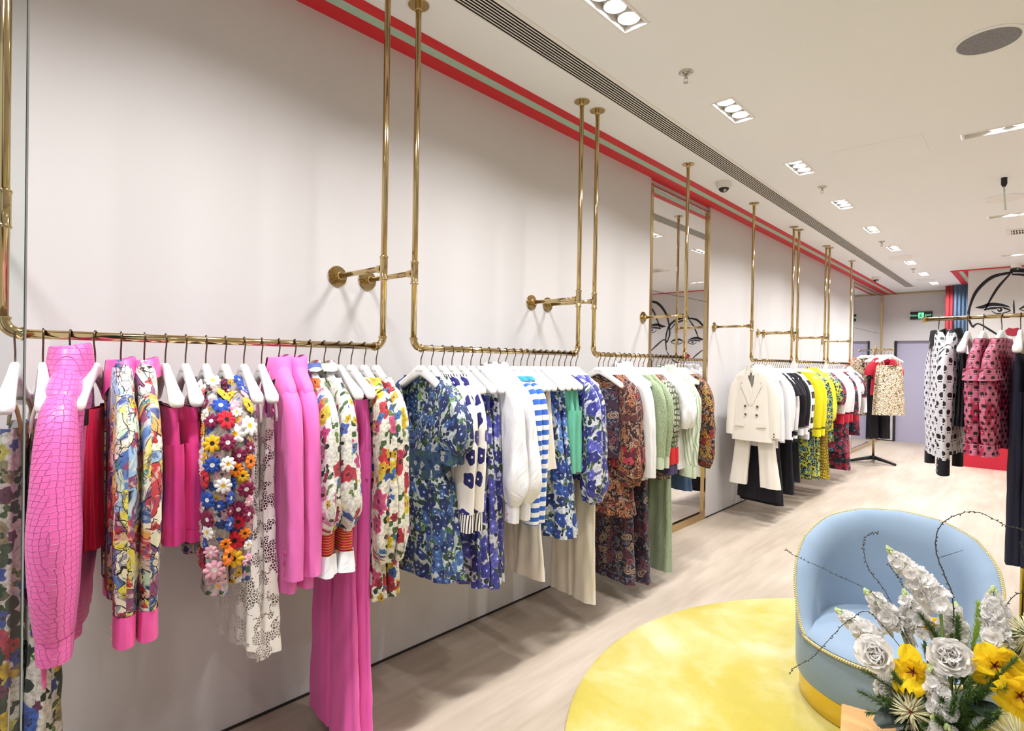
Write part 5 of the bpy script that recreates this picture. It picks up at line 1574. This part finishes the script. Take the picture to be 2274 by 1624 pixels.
# ---------------------------------------------------------------- barrel chair
CC = Vector((1.902, 2.965, .0146))
t = empty('barrel_chair', CC, math.radians(-90-2+6))     # local +x looks towards the room's front
autosmooth(Geo().lathe([(.345, 0), (.35, .004), (.35, .095), (.34, .1)], 72).out('plinth', 'plinth_gold', t))
autosmooth(Geo().lathe([(.34, .098), (.362, .104), (.368, .13), (.37, .27), (.366, .292), (.35, .3), (.1, .303)], 72).out('seat_base', 'velvet', t))
autosmooth(Geo().lathe([(.352, .296), (.364, .302), (.352, .314), (.30, .328), (.15, .340), (.02, .342)], 64).out('seat_cushion', 'velvet', t), 60)
def ztop(ph):      # height of the shell's edge, ph = angle from the back
    return float(np.interp(abs(ph), np.radians([0, 25, 50, 75, 95, 110, 122, 130]), [.785, .775, .735, .65, .545, .43, .335, .30]))
n, A = 97, math.radians(130)
prof = []
P = []
ROPE_PTS = []
for j in range(n):
    ph = -A+2*A*j/(n-1)
    zt = ztop(ph)
    k = min(1.0, max(.0, (zt-.30)/.2))
    th = .05+.03*k
    flare = .010*k
    an = math.pi-ph
    row = []
    ro = lambda z: .370+flare*max(0, (z-.3)/.5)
    for z in np.linspace(.285, zt-.012, 8):
        row.append((ro(z), z))
    hi = zt-.30
    for a in np.linspace(0, math.pi/2, 7)[1:]:       # small outer roll, then one soft inner curve
        row.append((ro(zt)-.012+.012*math.cos(a), zt-.012+.012*math.sin(a)))
    dp = min(.13, hi*.55)+.004
    for a in np.linspace(0, math.pi/2, 9)[1:]:
        row.append((ro(zt)-.012-(.03+.05*k)*math.sin(a), zt-dp*(1-math.cos(a))))
    for z in np.linspace(zt-dp, .30, 7)[1:]:
        row.append((ro(zt)-.012-(.03+.05*k)-.02*math.sin((zt-dp-z)/max(hi, .05)*1.6)*k, z))
    P.append([(r*math.cos(an), r*math.sin(an), z) for r, z in row])
    ROPE_PTS.append(((ro(zt)+.002)*math.cos(an), (ro(zt)+.002)*math.sin(an), zt-.004))
P = np.array(P)
sh = mesh('backrest_shell', P.reshape(-1, 3), [f[::-1] for f in grid_faces(P.shape[0], P.shape[1], False)], 'velvet', t)
# cap the two front ends of the shell
m_ = P.shape[1]
for e in (0, n-1):
    ring = P[e]
    mesh('shell_end', ring, [tuple(range(m_))], 'velvet', sh, False)
def rope(name, pts, r, par):
    g = Geo().tube(pts, r, 10)
    pts = [Vector(p) for p in pts]
    s = [0]
    for i in range(1, len(pts)):
        s.append(s[-1]+(pts[i]-pts[i-1]).length)
    uv = [(k/10.0*.0628, s[i]) for i in range(len(pts)) for k in range(10)]
    return mesh(name, g.V, g.F, 'rope', par, True, uv)
rope('rope_piping', ROPE_PTS, .0062, t)
fr = []
for a in np.linspace(-math.pi+A-.05, math.pi-A+.05, 40):
    fr.append((.374*math.cos(a), .374*math.sin(a), .297))
rope('seat_piping', fr, .0068, t)
for a in (2.55, -2.55):
    pts = []
    for z in np.linspace(.36, ztop(math.pi-abs(a))-.03, 10):
        r = .302+.012*math.sin(z*5)
        pts.append((r*math.cos(a), r*math.sin(a), z))
tag(t, 'pale blue velvet barrel chair with gold rope piping and brass plinth', 'armchair')

# ---------------------------------------------------------------- flower stand
t = empty('flower_box', (2.19, 2.06, .0146), .2)
Geo().box(-.27, .22, -.2, .16, .0, .355, .006).out('box', 'kraft', t)
Geo().box(-.12, .21, -.19, .15, .355, .359).out('soil', 'leaf_dark', t)
tag(t, 'brown kraft paper box holding the flowers in front of the chair', 'box')
BASE = Vector((2.19, 2.08, .36))
def curve_pts(a, b, bend, n=9, rg=random):
    a, b = Vector(a), Vector(b)
    m_ = (a+b)/2+Vector(bend)
    return [a*(1-u)**2+m_*2*u*(1-u)+b*u*u for u in np.linspace(0, 1, n)]

def petal_mesh(name, L, W, cup, tipcurl, mat, wav=0.0, n=7, m=7, notch=0.0):
    V = []
    for i in range(n):
        u = i/(n-1)
        w_ = W*math.sin(math.pi*min(1, .08+u*.84))**.65
        for j in range(m):
            v = -1+2*j/(m-1)
            x = u*L*(1-notch*math.cos(v*1.57)*(u**3)*0.15)
            z = cup*(v*v)*w_+tipcurl*u*u+wav*math.sin(v*6+u*5)*u
            V.append((x, v*w_, z))
    me = bpy.data.meshes.new(name)
    me.from_pydata(V, [], grid_faces(n, m, False))
    me.polygons.foreach_set('use_smooth', np.ones(len(me.polygons), dtype=bool))
    me.materials.append(MT[mat])
    return me
PW = petal_mesh('petal', .05, .036, .45, .014, 'petal_white', .006, 8, 9)
PWI = petal_mesh('petal', .036, .026, .7, .006, 'petal_white', .004, 8, 9)
PYS = [petal_mesh('petal', .058, .03, .12, -.014, 'petal_yellow', .009, 9, 9), petal_mesh('petal', .066, .026, -.25, .008, 'petal_yellow', .012, 9, 9), petal_mesh('petal', .052, .036, .3, -.02, 'petal_yellow', .011, 9, 9)]
PF = petal_mesh('petal', .019, .0125, .3, .002, 'petal_white', .003, 5, 5)
FLG = 'flowers in the arrangement'
def stem_to(t, p, mat='stem_green', r=.004, root=BASE):
    q = Vector(p)
    d = root-q
    Geo().tube(curve_pts((0, 0, 0), d, (0, 0, .04)), r, 7).out('stem', mat, t, True)
def rose(p, look, lab, s=1.0, seed=1):
    t = empty('rose', p)
    rg = random.Random(seed)
    q0 = Vector(look).normalized().to_track_quat('Z', 'Y')
    for ring, (me, k, el, off, sc) in enumerate(((PW, 5, .25, .0, 1.0), (PW, 6, .6, .002, .92), (PW, 6, .92, .005, .82), (PW, 5, 1.12, .008, .68), (PWI, 5, 1.2, .012, .8), (PWI, 4, 1.3, .014, .66), (PWI, 3, 1.42, .016, .5))):
        for i in range(k):
            a = 2*math.pi*i/k+ring*.5+rg.uniform(-.3, .3)
            o = bpy.data.objects.new('petal', me)
            qa = q0 @ Euler((0, 0, a)).to_quaternion() @ Euler((rg.uniform(-.25, .25), -el-rg.uniform(-.16, .16), 0)).to_quaternion()
            o.rotation_mode = 'QUATERNION'
            o.rotation_quaternion = qa
            o.location = q0 @ Vector((.004*math.cos(a), .004*math.sin(a), off))
            o.scale = (sc*s,)*3
            link(o, t)
    c_ = Geo().lathe([(.014*s, 0), (.016*s, .012*s), (.013*s, .022*s), (.006*s, .027*s), (.001, .028*s)], 14).out('bud_heart', 'petal_white', t, True)
    c_.rotation_mode = 'QUATERNION'; c_.rotation_quaternion = q0
    stem_to(t, p)
    return tag(t, lab, 'flower', FLG)
def orchid(p, look, lab, s=1.0, seed=1):
    """open ruffled bloom: uneven twisted petals round a small dark slit"""
    t = empty('yellow_flower', p)
    rg = random.Random(seed)
    q0 = Vector(look).normalized().to_track_quat('Z', 'Y')
    for i in range(6):
        a = 2*math.pi*i/6+rg.uniform(-.3, .3)
        o = bpy.data.objects.new('petal', PYS[rg.randrange(3)])
        o.rotation_mode = 'QUATERNION'
        o.rotation_quaternion = q0 @ Euler((0, 0, a)).to_quaternion() @ Euler((rg.uniform(-.7, .7), -.1-.45*(i % 2)-rg.uniform(-.3, .3), 0)).to_quaternion()
        o.location = q0 @ Vector((.004*math.cos(a), .004*math.sin(a), 0))
        k = s*rg.uniform(.8, 1.25)
        o.scale = (k, k*rg.uniform(.8, 1.25), k)
        link(o, t)
    for i in range(3):
        a = 2*math.pi*i/3+.4
        o = bpy.data.objects.new('inner_petal', PYS[i])
        o.rotation_mode = 'QUATERNION'
        o.rotation_quaternion = q0 @ Euler((0, 0, a)).to_quaternion() @ Euler((.4, -.75, 0)).to_quaternion()
        o.location = q0 @ Vector((.006*math.cos(a), .006*math.sin(a), .004))
        o.scale = (s*.5, s*.55, s*.5)
        link(o, t)
    for i in range(5):
        a = 2*math.pi*i/5
        d = Vector((math.cos(a), math.sin(a), 1.2)).normalized()
        Geo().tube([q0 @ (d*.002), q0 @ (d*.014*s), q0 @ (d*.02*s+Vector((.003*math.cos(a), .003*math.sin(a), 0)))], [.0022*s, .002*s, .001*s], 6).out('stamen', 'flower_eye', t, True)
    stem_to(t, p)
    return tag(t, lab, 'flower', FLG)
def spider(p, look, lab, r=.065, seed=1):
    t = empty('spider_flower', p)
    rg = random.Random(seed)
    q0 = Vector(look).normalized().to_track_quat('Z', 'Y')
    g = Geo()
    for i in range(110):
        a, el = rg.uniform(0, 6.283), rg.uniform(-.25, 1.2)
        L = r*rg.uniform(.75, 1.05)*(1.0 if el < .8 else .8)
        d = Vector((math.cos(a)*math.cos(el), math.sin(a)*math.cos(el), math.sin(el)))
        up = Vector((0, 0, 1))
        pts = [q0 @ (d*L*u+up*(.014*math.sin(u*3)-.02*u*u)) for u in (.12, .45, .75, 1)]
        g.tube(pts, [.0016, .002, .0018, .0006], 4, False)
    o = g.out('ray_petals', 'petal_cream', t, True)
    o['kind'] = 'stuff'
    e = Geo().lathe([(.012, .0), (.012, .012), (.006, .02), (.002, .021)], 14).out('eye', 'flower_eye', t, True)
    e.rotation_mode = 'QUATERNION'; e.rotation_quaternion = q0
    stem_to(t, p)
    return tag(t, lab, 'flower', FLG)
_fm = None
def stock(tip, foot, lab, seed, nfl=34, rad=.027):
    global _fm
    t = empty('stock_spike', foot)
    rg = random.Random(seed)
    tip, foot = Vector(tip), Vector(foot)
    ax = tip-foot
    q0 = ax.normalized().to_track_quat('Z', 'Y')
    if _fm is None:
        bm = bmesh.new()
        for i in range(6):
            b2 = bmesh.new(); b2.from_mesh(PF)
            el = .35 if i < 4 else .9
            mt = Euler((0, 0, i*1.5708+(.6 if i >= 4 else 0))).to_matrix().to_4x4() @ Euler((.25, -el, 0)).to_matrix().to_4x4()
            b2.transform(mt)
            tmp = bpy.data.meshes.new('t'); b2.to_mesh(tmp); b2.free()
            bm.from_mesh(tmp); bpy.data.meshes.remove(tmp)
        _fm = bpy.data.meshes.new('floret')
        bm.to_mesh(_fm); bm.free()
        _fm.polygons.foreach_set('use_smooth', np.ones(len(_fm.polygons), dtype=bool))
        _fm.materials.append(MT['petal_white'])
    L = ax.length
    Geo().tube([(0, 0, 0), ax*.5, ax], [.0035, .003, .0015], 7).out('spike_stem', 'stem_green', t, True)
    nfl = int(nfl*.72)
    for i in range(nfl):
        u = (i+.5)/nfl+rg.uniform(-.02, .02)
        a = i*2.4+rg.uniform(-.4, .4)
        r = rad*(1.0-.62*u**1.5)
        d = q0 @ Vector((math.cos(a)+rg.uniform(-.35, .35), math.sin(a)+rg.uniform(-.35, .35), .35+rg.uniform(-.3, .3))).normalized()
        o = bpy.data.objects.new('floret', _fm)
        o.rotation_mode = 'QUATERNION'
        o.rotation_quaternion = d.to_track_quat('Z', 'Y') @ Euler((0, 0, rg.uniform(0, 6))).to_quaternion()
        o.location = ax*(u*.93)+d*r*rg.uniform(.6, 1.0)
        k = rg.uniform(.95, 1.5)*(1.15-.6*u**2)
        o.scale = (k, k, k)
        link(o, t)
    for i in range(7):
        a = i*2.4
        b = bpy.data.objects.new('bud', BUD)
        b.location = ax*(.94+.015*i)+(q0 @ Vector((math.cos(a), math.sin(a), 0)))*.008*(1-i/8)
        b.rotation_mode = 'QUATERNION'; b.rotation_quaternion = q0
        link(b, t)
    Geo().tube(curve_pts((0, 0, 0), BASE-foot, (0, 0, .02)), .0045, 7).out('stem', 'stem_green', t, True)
    return tag(t, lab, 'flower', FLG)
_b = Geo().lathe([(.0015, 0), (.0045, .004), (.004, .010), (.0012, .014)], 8)
BUD = bpy.data.meshes.new('bud')
BUD.from_pydata(_b.V, [], _b.F)
BUD.materials.append(MT['bud_green'])

CAMV = (.1, -1, .35)
rose((2.01, 2.06, .612), (-.1, -1, .4), 'white rose at the left of the flower arrangement', 1.12, 1)
rose((2.187, 2.06, .668), (.15, -1, .55), 'white rose in the middle of the arrangement', 1.12, 2)
rose((2.04, 2.1, .50), (-.5, -.8, .2), 'half hidden white rose low at the left', .8, 3)
orchid((2.105, 2.05, .60), (-.25, -1, .3), 'yellow orchid below the left white rose', 1.0, 4)
orchid((2.285, 2.08, .675), (.3, -1, .35), 'yellow orchid right of the middle rose', 1.02, 5)
orchid((2.34, 2.03, .635), (.2, -1, .3), 'yellow orchid at the right edge of the frame', .95, 6)
orchid((2.13, 2.2, .70), (-.1, -.6, .8), 'small yellow bloom behind the white roses', .5, 7)
orchid((2.25, 2.0, .47), (.0, -1, .3), 'yellow bloom at the very bottom of the arrangement', .5, 8)
spider((2.11, 2.0, .505), (-.1, -1, .35), 'cream spider chrysanthemum low at the left', .07, 1)
spider((2.34, 1.98, .54), (.1, -1, .3), 'cream spider chrysanthemum in the lower right corner', .075, 2)
spider((2.345, 2.2, .74), (.3, -1, .5), 'cream spider chrysanthemum at the right edge', .06, 3)
stock((2.03, 2.12, .925), (2.155, 2.15, .785), 'tallest white stock flower spike in the middle', 1, 46, .03)
stock((1.965, 2.15, .765), (2.055, 2.17, .665), 'white stock spike left of the tallest one', 2, 34, .027)
stock((1.89, 2.13, .685), (2.01, 2.14, .615), 'leftmost white stock flower spike', 3, 34, .027)
stock((2.06, 2.2, .775), (2.115, 2.18, .645), 'white stock spike above the left rose', 4, 38, .028)
stock((2.275, 2.2, .845), (2.285, 2.17, .70), 'white stock spike at the right side of the chair', 5, 40, .028)
stock((2.185, 2.22, .765), (2.18, 2.17, .675), 'short white stock spike behind the middle rose', 6, 30, .026)
stock((2.195, 1.965, .51), (2.215, 1.98, .43), 'white stock blossom cluster at the bottom edge', 9, 26, .024)
stock((2.15, 2.02, .635), (2.195, 2.0, .52), 'white stock spike low in the middle of the arrangement', 7, 30, .024)
stock((2.165, 1.97, .52), (2.19, 1.98, .43), 'white stock spike at the bottom edge', 8, 28, .024)

def fern(p, tip, lab, seed, mat='needle_green', n=150, ln=.036):
    t = empty('fern_spray', p)
    rg = random.Random(seed)
    p, tip = Vector(p), Vector(tip)
    pts = curve_pts((0, 0, 0), tip-p, (rg.uniform(-.03, .03), rg.uniform(-.03, .03), .03), 12)
    Geo().tube(pts, .0016, 5).out('stem', 'stem_green', t, True)
    V, F = [], []
    for i in range(n):
        u = .12+.88*i/n
        k = min(int(u*11), 10); f = u*11-k
        c = pts[k].lerp(pts[k+1], f)
        dr = (pts[k+1]-pts[k]).normalized()
        for s_ in range(6):
            d = (Vector((rg.gauss(0, 1), rg.gauss(0, 1), rg.gauss(0, 1))).normalized()+dr*1.1).normalized()
            L = ln*rg.uniform(.35, 1.25)*(1.25-.7*u)
            sd = d.cross(Vector((.3, .5, .8))).normalized()*.0008
            m_ = c+d*L*.55+dr*.003
            n0 = len(V)
            V += [c-sd, c+sd, m_+sd, m_-sd, c+d*L]
            F += [(n0, n0+1, n0+2, n0+3), (n0+3, n0+2, n0+4)]
    o = mesh('needles', V, F, mat, t, False)
    o['kind'] = 'stuff'
    return tag(t, lab, 'foliage', 'fern sprays in the arrangement')
ferns = [((2.19, 2.08, .38), (1.975, 2.05, .50), 'fern spray sticking out below the left rose'), ((2.19, 2.08, .36), (2.0, 2.0, .40), 'fern spray low at the left edge of the arrangement'),
 ((2.2, 2.08, .45), (2.06, 2.02, .52), 'fern spray under the left orchid'), ((2.2, 2.1, .52), (2.11, 2.14, .68), 'dark fern spray between the left blossoms'),
 ((2.2, 2.08, .45), (2.25, 2.0, .56), 'fern spray in the centre below the roses'), ((2.2, 2.08, .42), (2.31, 2.0, .60), 'fern spray pointing to the right orchid'),
 ((2.2, 2.1, .5), (2.24, 2.2, .74), 'bright fern spray behind the middle rose'), ((2.2, 2.1, .5), (2.34, 2.18, .70), 'fern spray at the right edge'),
 ((2.2, 2.05, .36), (2.27, 1.98, .47), 'fern spray low on the right'), ((2.2, 2.05, .34), (2.06, 1.98, .36), 'fern spray beside the kraft box'),
 ((2.2, 2.05, .4), (2.18, 1.98, .52), 'fern spray beside the low stock spike'), ((2.2, 2.1, .5), (2.20, 2.1, .72), 'upright fern spray in the middle'), ((2.2, 2.05, .36), (2.34, 1.98, .44), 'fern spray in the lower right corner')]
ferns += [((2.2, 2.05, .34), (2.0, 1.99, .34), 'fern spray touching the kraft box'), ((2.2, 2.05, .36), (2.14, 1.97, .44), 'fern spray behind the low spider flower'),
 ((2.2, 2.05, .38), (2.23, 1.96, .40), 'fern spray at the bottom edge, middle'), ((2.2, 2.05, .4), (2.28, 1.97, .53), 'dense fern spray between the right orchids'),
 ((2.2, 2.08, .42), (2.04, 2.04, .44), 'fern spray beneath the half hidden rose'), ((2.2, 2.08, .42), (2.13, 2.0, .50), 'fern spray right of the left orchid'),
 ((2.2, 2.05, .36), (2.31, 1.97, .38), 'fern spray at the bottom right edge'), ((2.2, 2.1, .5), (2.3, 2.14, .62), 'fern spray behind the right orchid')]
for k, (tx, ty, tz, w_) in enumerate(((1.97, 2.03, .44, 'leftmost low'), (2.03, 1.98, .47, 'left, under the hidden rose'), (2.08, 1.96, .37, 'at the left of the low spider flower'), (2.17, 1.95, .48, 'low, in the centre'), (2.21, 1.94, .56, 'in the centre below the middle rose'), (2.26, 1.95, .46, 'low, right of the centre'), (2.3, 1.95, .55, 'under the right orchids'), (2.24, 1.96, .61, 'between the middle rose and right orchid'), (2.15, 1.97, .40, 'at the bottom, left of centre'), (2.06, 2.0, .54, 'hugging the left orchid'), (2.12, 2.12, .60, 'behind the left orchid'), (2.33, 2.06, .66, 'beside the right orchid'))):
    ferns.append(((2.19, 2.05, .34), (tx, ty, tz), 'dark feathery fern spray '+w_))
for i, (a, b, lb) in enumerate(ferns):
    a = (a[0], a[1], a[2]+.05); b = (b[0], b[1], b[2]+.055)
    fern(a, b, lb, 50+i, 'leaf_lime' if i in (6, 8) else 'needle_green')

def leaf(p, d, L, W, lab, mat='leaf_dark'):
    t = empty('leaf', p)
    me = petal_mesh('blade', L, W, .25, -.02, mat, .002)
    o = bpy.data.objects.new('blade', me)
    o.rotation_mode = 'QUATERNION'
    o.rotation_quaternion = Vector(d).normalized().to_track_quat('X', 'Z')
    link(o, t)
    Geo().tube([(0, 0, 0), -Vector(d).normalized()*.08], .002, 5).out('leaf_stalk', 'stem_green', t, True)
    tag(t, lab, 'leaf', 'dark leaves in the arrangement')
leaf((2.12, 2.04, .48), (-.6, -.5, -.1), .12, .05, 'dark green leaf below the left orchid')
leaf((2.15, 2.04, .42), (-.5, -.6, -.1), .11, .05, 'dark leaf above the kraft box')
leaf((2.25, 2.03, .5), (.3, -.8, -.1), .10, .04, 'dark leaf low in the middle')
leaf((2.24, 2.03, .58), (.4, -.7, .2), .09, .04, 'dark leaf below the right orchid')

def twig(pts, lab, seed, r=.0013, side=()):
    t = empty('twig', pts[0])
    rg = random.Random(seed)
    P = [Vector(p)-Vector(pts[0]) for p in pts]
    Q = []
    for i in range(len(P)-1):
        p0, p1, p2, p3 = P[max(i-1, 0)], P[i], P[i+1], P[min(i+2, len(P)-1)]
        for f in np.linspace(0, 1, 8, endpoint=False):
            Q.append(.5*((2*p1)+(p2-p0)*f+(2*p0-5*p1+4*p2-p3)*f*f+(3*p1-p0-3*p2+p3)*f**3)+Vector((rg.gauss(0, .0007), rg.gauss(0, .0007), rg.gauss(0, .0007))))
    Q.append(P[-1])
    Geo().tube(Q, list(np.linspace(r, r*.4, len(Q))), 6).out('branch', 'twig', t, True)
    g = Geo()
    for q in Q[4:]:
        for _ in range(1):
            d = Vector((rg.gauss(0, 1), rg.gauss(0, 1), rg.gauss(0, 1))).normalized()
            g.tube([q, q+d*.004, q+d*.007], [.0008, .0018, .0004], 5)
    g.out('buds', 'twig', t)['kind'] = 'stuff'
    for a, b in side:
        Geo().tube([Vector(a)-Vector(pts[0]), Vector(b)-Vector(pts[0])], [.001, .0005], 5).out('side_shoot', 'twig', t, True)
    tag(t, lab, 'twig', 'bare twigs in the arrangement')
twig([(2.17, 2.1, .5), (2.01, 2.15, .74), (1.87, 2.15, .80), (1.75, 2.15, .83), (1.713, 2.15, .845)], 'bare twig reaching far left across the chair', 1)
twig([(2.17, 2.1, .5), (2.02, 2.18, .755), (1.965, 2.18, .83), (1.945, 2.18, .90), (1.955, 2.18, .945), (1.985, 2.18, .96)], 'bare twig curving up in front of the chair back', 2)
twig([(2.19, 2.1, .5), (2.185, 2.18, .77), (2.165, 2.18, .86), (2.14, 2.18, .93), (2.145, 2.18, 1.01), (2.19, 2.18, 1.06), (2.24, 2.18, 1.075), (2.30, 2.18, 1.05), (2.34, 2.18, 1.045)], 'tallest thorny twig arching to the right', 3, .0019, [((2.15, 2.18, .92), (2.205, 2.18, .955))])
twig([(2.17, 2.1, .5), (2.0, 2.1, .71), (1.93, 2.1, .685), (1.87, 2.1, .60), (1.82, 2.1, .52), (1.77, 2.1, .47), (1.75, 2.1, .44)], 'bare twig drooping over the chair seat', 4)
twig([(2.19, 2.1, .5), (2.06, 2.2, .78), (2.035, 2.2, .83), (2.01, 2.2, .86)], 'short bare twig left of the tall stock spike', 5)
twig([(2.2, 2.1, .5), (2.30, 2.2, .80), (2.345, 2.2, .87), (2.36, 2.2, .93), (2.33, 2.2, 1.0)], 'bare twig at the right edge before the trousers', 6)
